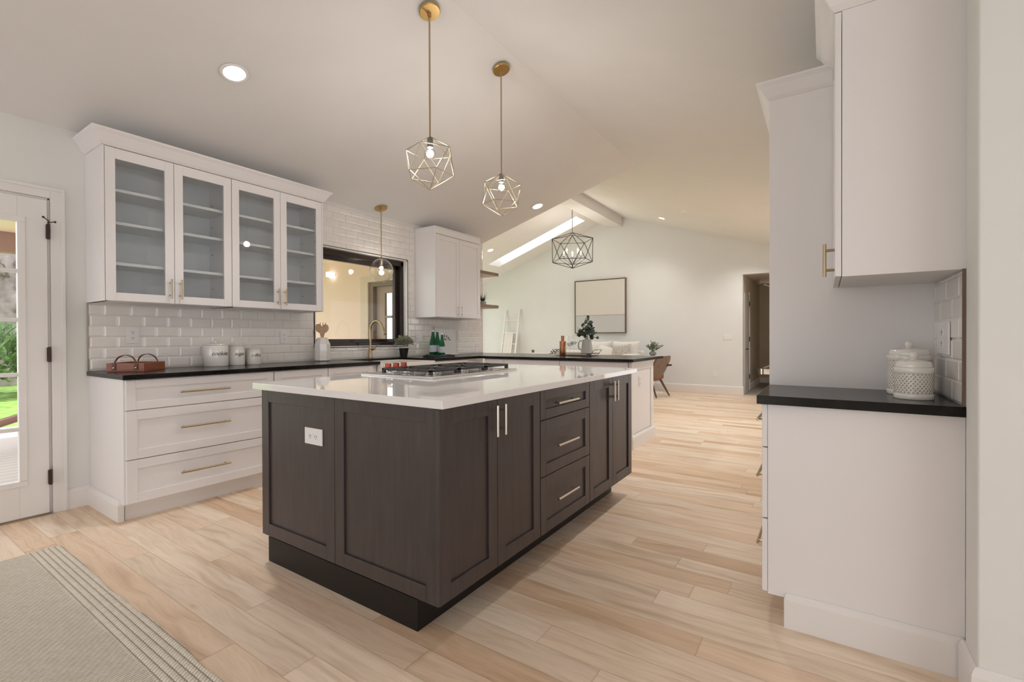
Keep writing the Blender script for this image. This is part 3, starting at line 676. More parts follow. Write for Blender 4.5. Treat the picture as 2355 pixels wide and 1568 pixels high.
cans = [((-3.169, 1.528), zL, nL, 'round downlight in the left ceiling slope above the glass door cabinets'),
        ((-3.131, 5.297), zL, nL, 'round downlight at the far end of the left kitchen slope, right of the pendants'),
        ((-.767, 3.506), zR, nR, 'largest round downlight in the right ceiling slope'),
        ((-.761, 5.433), zR, nR, 'upper of the two round downlights one below the other left of the tall cabinet'),
        ((-.861, 6.609), zR, nR, 'lower of the two round downlights one below the other left of the tall cabinet'),
        ((-2.652, 9.29), zR, nR, 'small round downlight beside the smoke detector near the ridge beam'),
        ((-.893, 9.573), zR, nR, 'small round downlight half hidden by the edge of the tall cabinet'),
        ((-6.282, 8.537), zG, nG, 'small round downlight beside the skylight')]
proto = None
for (x, y), zf, nn, lab in cans:
    loc = Vector((x, y, zf(x)))-nn*.001
    if proto is None: proto = downlight(); proto.location = loc; proto.rotation_euler = orient(nn); proto['label'] = lab
    else: dup(proto, loc, lab, orient(nn))
t = thing('smoke_detector', 'small white round smoke detector on the right ceiling slope', 'smoke detector', (-1.944, 8.003, zR(-1.944)))
t.rotation_euler = orient(nR)
q = MB(); Tm = Matrix.Translation((-1.944, 8.003, zR(-1.944))) @ Matrix(nR.to_track_quat('Z', 'Y').to_matrix()).to_4x4()
bpy.context.view_layer.update()
q.lathe([(.062, 0), (.062, -.012), (.055, -.02)], (0, 0, 0), 24, T=Tm); q.build('mount_plate', PLAST, t, smooth=True)
q = MB(); q.lathe([(.05, -.02), (.047, -.034), (.02, -.04), (.001, -.04)], (0, 0, 0), 24, T=Tm); q.build('sensor_cap', PLAST, t, smooth=True)

ICO = [(0, 0, 1)]+[(.894*math.cos(2*PI*i/5), .894*math.sin(2*PI*i/5), .447) for i in range(5)]+[(.894*math.cos(2*PI*i/5+PI/5), .894*math.sin(2*PI*i/5+PI/5), -.447) for i in range(5)]+[(0, 0, -1)]
def bulb(t, c, r=.035, en=10):
    b = MB().sphere(c, r, 20, 12).build('bulb', GLASS, t, smooth=True)
    MB().sphere(c, .016, 12, 8, sq=(.8, .8, 1.3)).build('glow', BULB, b, smooth=True)
    l = bpy.data.lights.new('lamp_light', 'POINT'); l.energy = en; l.shadow_soft_size = .03; l.color = (1, .94, .88)
    lo = bpy.data.objects.new('lamp_light', l); COL.objects.link(lo); lo.parent = t; lo.location = root_of(t).matrix_basis.inverted() @ Vector(c)
def cage_pendant(label, x, y, ang, R, cz):
    zt = zL(x)
    t = thing('cage_pendant', label, 'pendant light', (x, y, cz), 0, 'brass cage pendants over the island')
    q = MB(); Tm = Matrix.Translation((x, y, zt)) @ nL.to_track_quat('Z', 'Y').to_matrix().to_4x4()
    q.lathe([(.066, 0), (.066, -.014), (.062, -.018), (.001, -.018)], (0, 0, 0), 32, T=Tm); q.tube([(x, y, zt-.012), (x, y, zt-.04)], .012, 12); q.build('canopy', BRASSD, t, smooth=True)
    ztop = cz+R
    MB().tube([(x, y, zt-.03), (x, y, ztop)], .0055, 10).build('rod', BRASS, t, smooth=True)
    MB().tube([(x, y, ztop-.002), (x, y, ztop-.012), (x, y, ztop-.014), (x, y, ztop-.070)], [.008, .010, .018, .018], 16).build('socket_cup', PLUG, t, smooth=True)
    c, s = math.cos(ang), math.sin(ang); P = [Vector((x+R*(a*c-b*s), y+R*(a*s+b*c), cz+R*k)) for a, b, k in ICO]
    q = MB()
    for i in range(12):
        for j in range(i):
            if (P[i]-P[j]).length < R*1.15: q.tube([P[i], P[j]], .0032, 6)
    q.build('cage', CHAMP, t)
    bulb(t, (x, y, ztop-.108), .036)
cage_pendant('brass wire cage pendant nearer the camera, cut by the top edge', -2.044, 2.148, math.radians(4.6), .1665, 2.231)
cage_pendant('brass wire cage pendant farther from the camera, right of the other', -2.039, 2.915, math.radians(31.4), .163, 2.228)
x, y = -4.095, 3.522; zt = zL(x)
t = thing('globe_pendant', 'brass rod pendant with clear glass globe in front of the sink window', 'pendant light', (x, y, 1.897))
q = MB(); Tm = Matrix.Translation((x, y, zt)) @ nL.to_track_quat('Z', 'Y').to_matrix().to_4x4(); q.lathe([(.066, 0), (.066, -.012), (.001, -.016)], (0, 0, 0), 32, T=Tm); q.tube([(x, y, zt-.01), (x, y, zt-.05)], .011, 12); q.build('canopy', BRASSD, t, smooth=True)
q = MB(); q.tube([(x, y, zt-.03), (x, y, 2.03)], .0055, 10); q.lathe([(.006, 2.05), (.014, 2.035), (.022, 2.022), (.022, 2.016)], (x, y, 0), 16); q.build('rod', BRASS, t, smooth=True)
MB().tube([(x, y, 2.016), (x, y, 1.965)], .017, 14).build('socket_cup', CHAMP, t, smooth=True)
R = []; 
q = MB(); prof = []
for k in range(15):
    a_ = PI*(.055+.945*k/14); prof.append((max(.13*math.sin(a_), .001), .13*math.cos(a_)+1.897))
q.lathe(prof, (x, y, 0), 40, cap=False); q.build('glass_globe', GLASS, t, smooth=True)
bulb(t, (x, y, 1.925), .03, 2.5)

# chandelier
x, y = -4.245, 8.562; zt = zG(x); cz = 2.907
t = thing('cage_chandelier', 'large dark wire cage chandelier with five candle lamps in the far room', 'chandelier', (x, y, cz))
q = MB(); q.lathe([(.065, 0), (.065, -.018), (.02, -.03), (.001, -.03)], (x, y, zt-.01), 24); q.build('canopy', BLACKM, t, smooth=True)
q = MB(); zz = zt-.04; k = 0
while zz > 3.50:
    c = Vector((x, y, zz)); d = Vector((1, 0, 0)) if k % 2 else Vector((0, 1, 0))
    q.tube([c+Vector((0, 0, .028*math.cos(a)))+d*.010*math.sin(a) for a in [2*PI*i/10 for i in range(11)]], .0028, 6); zz -= .046; k += 1
q.tube([(x, y, 3.52), (x, y, 3.26)], .005, 8); q.build('chain', BLACKM, t)
top = Vector((x, y, 3.268)); bot = Vector((x, y, 2.547)); R5 = .425
a0 = math.atan2(-y, -x)   # one upper corner turned toward the kitchen
Ur = [Vector((x+R5*math.cos(a0+2*PI*i/5), y+R5*math.sin(a0+2*PI*i/5), cz+.215)) for i in range(5)]
Lr = [Vector((x+R5*math.cos(a0+PI/5+2*PI*i/5), y+R5*math.sin(a0+PI/5+2*PI*i/5), cz-.215)) for i in range(5)]
q = MB()
for i in range(5):
    for a, b in ((top, Ur[i]), (Ur[i], Ur[(i+1) % 5]), (Ur[i], Lr[i]), (Ur[i], Lr[(i-1) % 5]), (Lr[i], Lr[(i+1) % 5]), (bot, Lr[i])): q.tube([a, b], .0065, 6)
q.build('cage', BLACKM, t)
q = MB(); q.tube([bot, (x, y, 2.63)], .012, 8); q.build('centre_stem', BLACKM, t)
for i in range(5):
    a = a0+PI+2*PI*i/5; r = .185; e_ = Vector((x+r*math.cos(a), y+r*math.sin(a), 2.80)); m1 = Vector((x+r*.93*math.cos(a), y+r*.93*math.sin(a), 2.745))
    q = MB(); q.tube([(x, y, 2.615), m1, e_], .0055, 6); q.lathe([(.002, 0), (.026, .004), (.026, .008), (.002, .010)], tuple(e_), 14); q.build('arm', BLACKM, t)
    c = MB().tube([e_, e_+Vector((0, 0, .06))], .0095, 10).build('candle_sleeve', CERAM, t)
    fl = MB(); fl.lathe([(.006, .06), (.014, .075), (.015, .088), (.009, .108), (.002, .125)], tuple(e_), 12); fl.build('flame_bulb', CANDLE, t, smooth=True)
l = bpy.data.lights.new('lamp_light', 'POINT'); l.energy = 14; l.shadow_soft_size = .15; l.color = (1, .92, .84); lo = bpy.data.objects.new('lamp_light', l); COL.objects.link(lo); lo.parent = t; lo.location = (0, 0, 0)

# ------------------------------------------------------------------ counter objects, left
# wooden tray
A = Vector((-3.872, 1.262, CT)); ux = Vector((math.cos(math.radians(225)), math.sin(math.radians(225)), 0)); uy = Vector((math.cos(math.radians(135)), math.sin(math.radians(135)), 0))
Lx, Ly = .225, .27; hz = .058
Tt = lambda u, v, z: tuple(A+ux*u+uy*v+Vector((0, 0, z)))
t = thing('wooden_tray', 'red brown wooden tray with leather strap handles at the near end of the black counter', 'tray', Tt(Lx/2, Ly/2, 0))
q = MB(); th = .009
q.box((0, 0, .001), (Lx, Ly, .009), 0, Tt); q.box((0, 0, .009), (Lx, th, hz), 0, Tt); q.box((0, Ly-th, .009), (Lx, Ly, hz), 0, Tt); q.box((0, th, .009), (th, Ly-th, hz), 0, Tt); q.box((Lx-th, th, .009), (Lx, Ly-th, hz), 0, Tt)
q.build('tray_box', TRAYW, t, bevel=.001)
for v in (-.003, Ly+.003):
    q = MB(); R = []
    for k in range(17):
        a = PI*k/16; u = Lx/2-.068*math.cos(a)*(1.0); z = .03+.085*math.sin(a)**.8; sk2 = 0
        du = .012*abs(math.sin(a))
        R.append([Tt(u, v-.0015, z), Tt(u, v+.0015, z), Tt(u+.014*(1 if k > 8 else -1)*(abs(math.cos(a)))+.0, v+.0015, z+.014*math.sin(a)), Tt(u+.014*(1 if k > 8 else -1)*abs(math.cos(a)), v-.0015, z+.014*math.sin(a))])
    # broad strap: width runs across the strap's own direction (along v)
    R = []
    for k in range(19):
        a = PI*k/18; u = Lx/2-.066*math.cos(a); z = .024+.088*max(0, math.sin(a))**.75; wd = .011
        lean = .010*math.sin(a)*(1 if v < 0 else -1)
        ou = math.cos(a)*-.0015; oz = math.sin(a)*.0015
        R.append([Tt(u-ou, v+lean-wd*math.sin(a)-.0015, z-oz), Tt(u-ou, v+lean+wd*math.sin(a)+.0015, z-oz), Tt(u+ou, v+lean+wd*math.sin(a)+.0015, z+oz+.001), Tt(u+ou, v+lean-wd*math.sin(a)-.0015, z+oz+.001)])
    q.rings(R)
    for s in (-1, 1):
        uc = Lx/2+s*.066; vv = v+(-.003 if v < 0 else .003)
        q.box((uc-.010, min(v, vv), .012), (uc+.010, max(v, vv)+.0001, .055), 0, Tt)
    hh = q.build('strap_handle', LEATH, t)
    q = MB()
    for s in (-1, 1):
        c = Vector(Tt(Lx/2+s*.066, v+(-.0045 if v < 0 else .0045), .026)); q.sphere(c, .006, 10, 6)
    q.build('rivets', CHROME, hh, smooth=True)
# lettered canisters
def text_on(parent, txt, c, r, ang, z, size, shear=.35):
    cu = bpy.data.curves.new('lettering', 'FONT'); cu.body = txt; cu.size = size; cu.extrude = .0004; cu.align_x = 'CENTER'; cu.shear = shear; cu.space_character = .95; cu.resolution_u = 3
    o = bpy.data.objects.new('lettering_tmp', cu); COL.objects.link(o); dg = bpy.context.evaluated_depsgraph_get()
    me = bpy.data.meshes.new_from_object(o.evaluated_get(dg)); bpy.data.objects.remove(o)
    inv = root_of(parent).matrix_basis.inverted()
    bm = bmesh.new(); bm.from_mesh(me); bmesh.ops.triangulate(bm, faces=bm.faces); bmesh.ops.subdivide_edges(bm, edges=[e for e in bm.edges if e.calc_length() > .008], cuts=2); bm.to_mesh(me); bm.free()
    for v in me.vertices:
        a = ang+v.co.x/r; rr = r+.0008+v.co.z; v.co = inv @ Vector((c[0]+rr*math.cos(a), c[1]+rr*math.sin(a), z+v.co.y*1.1))
    me.materials.clear(); me.materials.append(INK); ob = bpy.data.objects.new('lettering', me); COL.objects.link(ob); ob.parent = parent; return ob
for (cx, cy_, r, h, word, lab, sz) in ((-4.128, 1.832, .088, .170, 'cookies', 'largest white lidded canister lettered cookies', .052), (-4.135, 1.995, .062, .160, 'sugar', 'middle white lidded canister lettered sugar', .045), (-4.14, 2.140, .060, .132, 'coffee', 'smallest white lidded canister lettered coffee', .040)):
    t = thing('lettered_canister', lab+' on the black counter', 'canister', (cx, cy_, CT), 0, 'lettered canisters by the backsplash')
    MB().lathe([(.001, .001), (r*.97, .001), (r, .006), (r, h-.004), (r*.98, h), (.001, h)], (cx, cy_, CT), 40).build('jar', CERAM, t, smooth=True)
    MB().lathe([(r*.9, h+.0005), (r*.99, h+.003), (r*.97, h+.010), (r*.4, h+.016), (.010, h+.018), (.010, h+.024), (.016, h+.028), (.016, h+.034), (.001, h+.037)], (cx, cy_, CT), 32).build('lid', CERAM, t, smooth=True)
    text_on(t, word, (cx, cy_), r, math.radians(-3 if word != 'coffee' else -8), CT+h*.52, sz*.86)
# utensil crock
cx, cy_ = -4.10, 2.785
t = thing('utensil_crock', 'white faceted ceramic crock beside the window edge', 'crock', (cx, cy_, CT))
q = MB(); q.lathe([(.066, .001), (.076, .010), (.076, .165), (.046, .232), (.040, .232), (.040, .20), (.001, .19)], (cx, cy_, CT), 8, T=Matrix.Translation((cx, cy_, 0)) @ Matrix.Rotation(PI/8+.3, 4, 'Z') @ Matrix.Translation((-cx, -cy_, 0))); q.build('body', CERAM, t, bevel=.003)
def utensil(name, lab, dx, dy, kind, z1):
    p0 = Vector((cx, cy_, CT+.20)); p1 = Vector((cx+dx, cy_+dy, z1)); d = (p1-p0).normalized(); q = MB()
    tt = tag_o = None
    side = d.cross(Vector((.83, -.55, 0))).normalized(); q.tube([p0-d*.0, p1-d*.07], .006, 8)
    c = p1-d*.035
    if kind == 'spoon': 
        R = []
        for i in range(9):
            f = i/8; ww = .033*math.sin(PI*(.08+.84*f))**.7; cc = p1-d*(.085*(1-f)); nn = side.cross(d).normalized()
            R.append([cc-side*ww, cc-side*ww*.5-nn*.005, cc-nn*.008, cc+side*ww*.5-nn*.005, cc+side*ww, cc+side*ww*.5, cc+nn*.0, cc-side*ww*.5])
        q.rings(R)
    else:
        R = []; nn = side.cross(d).normalized()
        for i in range(6):
            f = i/5; ww = .008+.024*f**.7; cc = p1-d*(.10*(1-f)+.012)
            R.append([cc-side*ww-nn*.003, cc+side*ww-nn*.003, cc+side*ww+nn*.003, cc-side*ww+nn*.003])
        q.rings(R)
        for s in (-.024, 0, .024):
            e0 = p1-d*.014+side*s; q.tube([e0, e0+d*.042], [.005, .0035], 6)
    o = q.build(name, SPOON, loc=tuple(p0)); tag(o, lab, 'utensil', 'wooden utensils in the crock')
utensil('wooden_spoon', 'round wooden spoon leaning left in the white crock', -.012, -.043, 'spoon', 1.285)
utensil('wooden_fork', 'wooden serving fork with three prongs upright in the white crock', .014, -.004, 'fork', 1.272)
utensil('wooden_spoon', 'round wooden spoon leaning right in the white crock', -.004, .045, 'spoon', 1.283)
# faucet
fx, fy = -4.175, 3.43
t = thing('gooseneck_faucet', 'brass gooseneck faucet behind the apron sink', 'faucet', (fx, fy, CT))
q = MB(); q.lathe([(.030, .001), (.030, .006), (.022, .010), (.021, .125), (.014, .135)], (fx, fy, CT), 20)
pts = [(fx, fy, CT+.13), (fx, fy, 1.21)]+[(fx+.105-.105*math.cos(a), fy, 1.22+.115*math.sin(a)) for a in [PI*i/16 for i in range(1, 15)]]
q.tube(pts, .0125, 14); q.build('neck', BRASS, t, smooth=True)
p = Vector(pts[-1]); d = (Vector(pts[-1])-Vector(pts[-2])).normalized()
MB().tube([p, p+d*.02, p+d*.022, p+d*.085, p+d*.088], [.0135, .0135, .017, .019, .014], 14).build('spray_head', BRASS, t, smooth=True)
MB().tube([(fx+.018, fy, CT+.105), (fx+.062, fy, CT+.105), (fx+.070, fy, CT+.108), (fx+.105, fy, CT+.140), (fx+.120, fy, CT+.150)], [.015, .015, .008, .0045, .004], 10).build('lever', BRASS, t, smooth=True)
# potted sage plant
def bushy(parent, c, n, r, hz_, mtl, L=.035, W=.017, seed=1, up=.35, name='foliage', stems=True):
    rnd = random.Random(seed); q = MB()
    for i in range(n):
        a = rnd.uniform(0, 2*PI); el = math.asin(rnd.uniform(up-.55, 1)); rr = r*rnd.uniform(.45, 1)
        d = Vector((math.cos(a)*math.cos(el), math.sin(a)*math.cos(el), math.sin(el))); p = Vector(c)+Vector((d.x*rr, d.y*rr, d.z*rr*hz_))
        dd = (d+Vector((rnd.uniform(-.6, .6), rnd.uniform(-.6, .6), rnd.uniform(-.2, .7)))).normalized()
        q.leaf(p, dd, Vector((rnd.uniform(-1, 1), rnd.uniform(-1, 1), 1)), L*rnd.uniform(.7, 1.2), W*rnd.uniform(.7, 1.2))
        if stems and i % 5 == 0: q.tube([Vector(c)-Vector((0, 0, r*.3)), p], .0012, 4)
    return q.build(name, mtl, parent)
c0 = (-4.125, 3.875)
t = thing('potted_plant', 'small bushy sage green plant in a black pot at the sink corner', 'plant', (c0[0], c0[1], CT))
MB().lathe([(.001, .001), (.040, .001), (.056, .102), (.058, .105), (.050, .105), (.046, .085), (.001, .085)], (c0[0], c0[1], CT), 24).build('pot', mat('black_pot', (.02, .018, .017), .35), t, smooth=True)
bushy(t, (c0[0], c0[1], CT+.165), 330, .095, .75, LEAF_S, .036, .014, 3)
# folded black cloth and bottles
q = MB(); rnd = random.Random(5); R = []
for i in range(13):
    f = i/12; yv = 3.93+.40*f; w_ = .13*(1 if f > .08 else .35); hh = .016+.006*math.sin(f*9)+(.012*(1-f/.15) if f < .15 else 0)
    R.append([(-3.80-w_, yv+.03, CT+.001), (-3.80+w_*.6, yv, CT+.001), (-3.80+w_*.6, yv-.004, CT+hh*.8), (-3.80, yv+.01, CT+hh*1.15+.002), (-3.80-w_*.5, yv+.02, CT+hh), (-3.80-w_, yv+.03, CT+hh*.6)])
q.rings(R); tag(q.build('folded_cloth', mat('charcoal_cloth', (.03, .028, .03), .8), smooth=True), 'folded charcoal cloth on the black counter in front of the green bottles', 'cloth')
GREEN = bpy.data.materials.new('green_glass'); GREEN.use_nodes = True; tn = GREEN.node_tree; tn.nodes.clear()
o_ = tn.nodes.new('ShaderNodeOutputMaterial'); mx = tn.nodes.new('ShaderNodeMixShader'); tr = tn.nodes.new('ShaderNodeBsdfTransparent'); gb = tn.nodes.new('ShaderNodeBsdfPrincipled')
tr.inputs[0].default_value = (.22, .60, .40, 1); gb.inputs['Base Color'].default_value = (.02, .13, .06, 1); gb.inputs['Roughness'].default_value = .06; mx.inputs[0].default_value = .42
tn.links.new(tr.outputs[0], mx.inputs[1]); tn.links.new(gb.outputs[0], mx.inputs[2]); tn.links.new(mx.outputs[0], o_.inputs[0])
LAB = noisy('pale_blue_label', (.50, .58, .62), (.62, .68, .70), (30, 30, 30), .6)
def bottle(lab, x, y, s, hs=1.):
    t = thing('glass_bottle', lab, 'bottle', (x, y, CT), 0, 'green glass bottles')
    P = [(.001, .001), (.034, .001), (.038, .008), (.038, .125), (.034, .155), (.020, .215), (.0145, .245), (.0145, .275), (.001, .276)]
    MB().lathe([(r*s, z*s*hs) for r, z in P], (x, y, CT), 28).build('body', GREEN, t, smooth=True)
    MB().lathe([(.0388*s, .045*s*hs), (.0388*s, .120*s*hs)], (x, y, CT), 28, cap=False).build('label', LAB, t, smooth=True)
    MB().lathe([(.016*s, .270*s*hs), (.0165*s, .288*s*hs), (.001, .290*s*hs)], (x, y, CT), 16).build('cap', [mat('bottle_cap', (.7, .72, .72), .4)], t, smooth=True)
    q = MB()
    for k, zz in enumerate((.105, .098, .062)):   # small printed lines, as on the photo too small to read
        pass
bottle('tall green glass bottle at the left of the bottle group', -4.06, 4.300, 1.12)
bottle('tall green glass bottle behind, half hidden by the small one', -4.10, 4.425, 1.10)
bottle('small green glass bottle in front of the taller two', -3.93, 4.325, .96, 1.02)
# leaning botanical print
t = thing('framed_print', 'white framed leaf sketch leaning against the tiles behind the green bottles', 'picture', (-4.18, 4.70, CT))
lean = lambda u, n, z: (WX+.016+.055*(1-(z/.375))+n, u, CT+.002+z*.99)
q = MB(); y0, y1, hh = 4.49, 4.90, .375; fw_ = .014
q.box((y0, 0, 0), (y0+fw_, .014, hh), 0, lean); q.box((y1-fw_, 0, 0), (y1, .014, hh), 0, lean); q.box((y0+fw_, 0, 0), (y1-fw_, .014, fw_), 0, lean); q.box((y0+fw_, 0, hh-fw_), (y1-fw_, .014, hh), 0, lean)
q.build('frame', mat('white_frame', (.74, .72, .70), .5), t, bevel=.001)
MB().box((y0+fw_, .004, fw_), (y1-fw_, .008, hh-fw_), 0, lean).build('paper', mat('print_paper', (.74, .73, .72), .7), t)
q = MB()
for u, z, du, dz in ((4.655, .225, .015, .045), (4.64, .215, -.03, .035), (4.66, .20, .035, -.005), (4.70, .22, .01, .05), (4.72, .205, .03, .035), (4.69, .20, -.03, .01), (4.735, .20, .03, .0)):
    p = Vector(lean(u, .0088, z)); q.leaf(p, Vector((0, du, dz)), Vector((1, 0, 0)), .048, .018, fold=0)
q.build('leaf_drawing', mat('grey_ink', (.10, .10, .10), .7), t)
# shelf plant
c = (-4.06, 5.33, 1.616)
t = thing('potted_plant', 'small spiky dark green plant in a pale bowl on the lower floating shelf', 'plant', c)
MB().lathe([(.001, .001), (.036, .001), (.046, .02), (.046, .048), (.040, .052), (.038, .04), (.001, .038)], c, 20).build('bowl', mat('stone_bowl', (.42, .41, .38), .7), t, smooth=True)
q = MB(); rnd = random.Random(9)
for i in range(60):
    a = rnd.uniform(0, 2*PI); L = rnd.uniform(.09, .19); o = rnd.uniform(.2, 1.0); R = []
    for k in range(6):
        f = k/5; p = Vector((c[0]+math.cos(a)*(.012+L*o*f*.9), c[1]+math.sin(a)*(.012+L*o*f*.9), c[2]+.04+L*(f-.55*o*f*f))); wv = Vector((-math.sin(a), math.cos(a), 0))*.0045*(1-f*.9); p.x = max(p.x, -4.222)
        R.append([p-wv, p+wv])
    n_ = len(q.v); vs = [v for r in R for v in r]; q.add(vs, [(2*k, 2*k+1, 2*k+3, 2*k+2) for k in range(5)])
q.build('foliage', LEAF_G, t)

# ------------------------------------------------------------------ peninsula display
tz = CT
t = thing('wire_tray', 'black wire serving tray with flared ends on the peninsula counter', 'tray', (-2.52, 5.17, CT))
q = MB(); xa, xb, ya, yb = -2.74, -2.30, 5.08, 5.30
def rect(x0, x1, y0, y1, z, r=.0028): 
    P = [(x0, y0, z), (x1, y0, z), (x1, y1, z), (x0, y1, z)]
    for i in range(4): q.tube([P[i], P[(i+1) % 4]], r, 6)
rect(xa, xb, ya, yb, CT+.004); rect(xa-.03, xb+.03, ya-.01, yb+.01, CT+.032)
for k in range(10): x_ = xa+(xb-xa)*k/9; q.tube([(x_, ya, CT+.004), (x_, yb, CT+.004)], .0018, 5)
for s, x0, x1 in ((-1, xa, xa-.06), (1, xb, xb+.06)):
    for y_ in (ya, yb): q.tube([(x0, y_, CT+.004), (x1, y_, CT+.075)], .0028, 6)
    q.tube([(x1, ya, CT+.075), (x1, yb, CT+.075)], .0028, 6)
q.build('wire_frame', BLACKM, t)
tag(MB().box((-2.62, 5.11, CT+.008), (-2.36, 5.27, CT+.026)).build('serving_board', woodm('pale_board', (.42, .35, .27), (.5, .43, .34)), bevel=.003), 'pale wooden board lying in the wire tray', 'board')
COPPER = mat('copper_metal', (.42, .19, .10), .33, .9)
c = (-2.69, 5.15, CT+.0075)
t = thing('copper_bottle', 'copper coloured bottle with narrow neck at the left of the wire tray', 'bottle', c)
MB().lathe([(.001, 0), (.038, 0), (.040, .006), (.040, .165), (.036, .172), (.001, .172)], c, 28).build('body', COPPER, t, smooth=True)
MB().lathe([(.017, .1725), (.017, .182), (.021, .184), (.021, .238), (.001, .24)], c, 20).build('neck', COPPER, t, smooth=True)
def wineglass(lab, x, y, z):
    t = thing('wine_glass', lab, 'wine glass', (x, y, z), 0, 'stemmed wine glasses')
    MB().lathe([(.034, .001), (.010, .005), (.0035, .012), (.0035, .095), (.010, .103)], (x, y, z), 24, cap=False).build('stem_and_foot', GLASS, t, smooth=True)
    MB().lathe([(.004, .100), (.022, .108), (.038, .128), (.044, .155), (.042, .185), (.033, .235)], (x, y, z), 28, cap=False).build('bowl', GLASS, t, smooth=True)
    MB().lathe([(.001, .1085), (.021, .110), (.036, .129), (.0405, .146), (.001, .146)], (x, y, z), 24).build('drink', glassmat('clear_drink', (.80, .80, .82), 1.5), t, smooth=True)
wineglass('clear wine glass just right of the copper bottle, partly behind it', -2.635, 5.24, CT+.009)
wineglass('clear wine glass standing in the wire tray left of the pitcher', -2.56, 5.19, CT+.027)
c = (-2.385, 5.19, CT+.027)
t = thing('pitcher', 'grey ceramic pitcher holding eucalyptus in the wire tray', 'pitcher', c)
GREYC = mat('grey_glaze', (.40, .385, .355), .35)
MB().lathe([(.001, 0), (.072, 0), (.076, .006), (.052, .165), (.050, .172), (.044, .172), (.045, .15), (.001, .148)], c, 28).build('body', GREYC, t, smooth=True)
hx, hy = -math.cos(.45), -math.sin(.45)
MB().tube([(c[0]+hx*r_, c[1]+hy*r_, c[2]+z_) for r_, z_ in ((.050, .150), (.078, .158), (.098, .130), (.102, .095), (.092, .060), (.066, .045))], .0075, 8).build('handle', GREYC, t, smooth=True)
q = MB(); rnd = random.Random(21); qs = MB()
tips = [(-.10, -.02, .10), (-.06, .02, .17), (-.02, -.02, .20), (.00, .03, .275), (.035, 0, .27), (.07, .02, .20), (.10, -.02, .13), (.12, .02, .08), (-.12, .02, .06), (.05, -.05, .15), (-.04, -.06, .12), (.02, .06, .16), (-.13, .03, .13), (.12, .0, .02)]
for tx_, ty_, tz_ in tips:
    b0 = Vector((c[0], c[1], c[2]+.15)); e0 = Vector((c[0]+tx_, c[1]+ty_, c[2]+.17+tz_)); mid = (b0+e0)/2+Vector((0, 0, .03))
    qs.tube([b0, mid, e0], .0015, 5)
    for k in range(6):
        f = .35+.65*k/5; p = b0.lerp(mid, f*2) if f < .5 else mid.lerp(e0, f*2-1)
        a = rnd.uniform(0, 2*PI); dd = Vector((math.cos(a), math.sin(a), rnd.uniform(-.3, .6))); nrm = Vector((.45, -.85, rnd.uniform(-.3, .5))).normalized()
        L = .040*rnd.uniform(.8, 1.15)
        R = [p+(dd*math.cos(b_)+dd.cross(nrm).normalized()*math.sin(b_))*L*.5+dd.normalized()*L*.5 for b_ in [2*PI*i/10 for i in range(10)]]
        q.add(R, [tuple(range(10))])
q.build('eucalyptus_leaves', LEAF_D, t); qs.build('stems', LEAF_D, t)
q = MB(); rnd = random.Random(2)
for k in range(7): q.leaf((-2.80+.02*k, 5.10, CT+.02+.006*k), (-1, rnd.uniform(-.5, .5), rnd.uniform(-.1, .9)), (0, 0, 1), .07, .028)
tag(q.build('leaf_sprig', LEAF_D), 'grey green leaf sprig at the left end of the wire tray', 'leaves')

# ------------------------------------------------------------------ right counter: basket weave canisters
def weave_mat():
    m = mat('weave_glaze', (.80, .77, .72), .12, coat=.3); t = NT(m); c = t.coord(); s = t.n('ShaderNodeSeparateXYZ', ins={0: c})
    a = t.math('ARCTAN2', s.outputs[1], s.outputs[0]); u = t.math('MULTIPLY', a, 14.0); v = t.math('MULTIPLY', s.outputs[2], 190.0)
    h1 = t.math('ABSOLUTE', t.math('SINE', t.math('ADD', u, v))); h2 = t.math('ABSOLUTE', t.math('SINE', t.math('SUBTRACT', t.math('MULTIPLY', u, 1.0), v)))
    t.bump(t.math('MAXIMUM', h1, h2), 1.0, .004); t.to(t.ramp(t.math('MAXIMUM', h1, h2), [(.55, (.62, .58, .52)), (.85, (.80, .77, .72))]), 'Base Color'); return m
WEAVE = weave_mat()
def wcan(lab, x, y, r, h):
    z = .909; t = thing('basketweave_canister', lab, 'canister', (x, y, z), 0, 'basket weave canisters')
    MB().lathe([(.001, .001), (r, .001), (r*1.02, .004), (r*1.02, .018), (r, .021)], (x, y, z), 48).build('foot_band', CERAM, t, smooth=True)
    MB().lathe([(r*.975, .0215), (r*.975, h-.0215)], (x, y, z), 64, cap=False).build('woven_wall', WEAVE, t, smooth=True)
    MB().lathe([(r, h-.021), (r*1.02, h-.017), (r*1.02, h-.002), (r, h), (.001, h)], (x, y, z), 48).build('rim_band', CERAM, t, smooth=True)
    ld = MB().lathe([(r*.93, h+.0005), (r*.94, h+.010), (r*.86, h+.021), (r*.5, h+.026), (.012, h+.028), (.009, h+.032)], (x, y, z), 48).build('lid', CERAM, t, smooth=True)
    MB().sphere((x, y, z+h+.043), .0135, 20, 12).build('knob', CERAM, ld, smooth=True)
wcan('shorter white basket weave canister in front on the right hand counter', .275, 2.285, .058, .118)
wcan('taller white basket weave canister behind the shorter one', .281, 2.445, .070, .158)

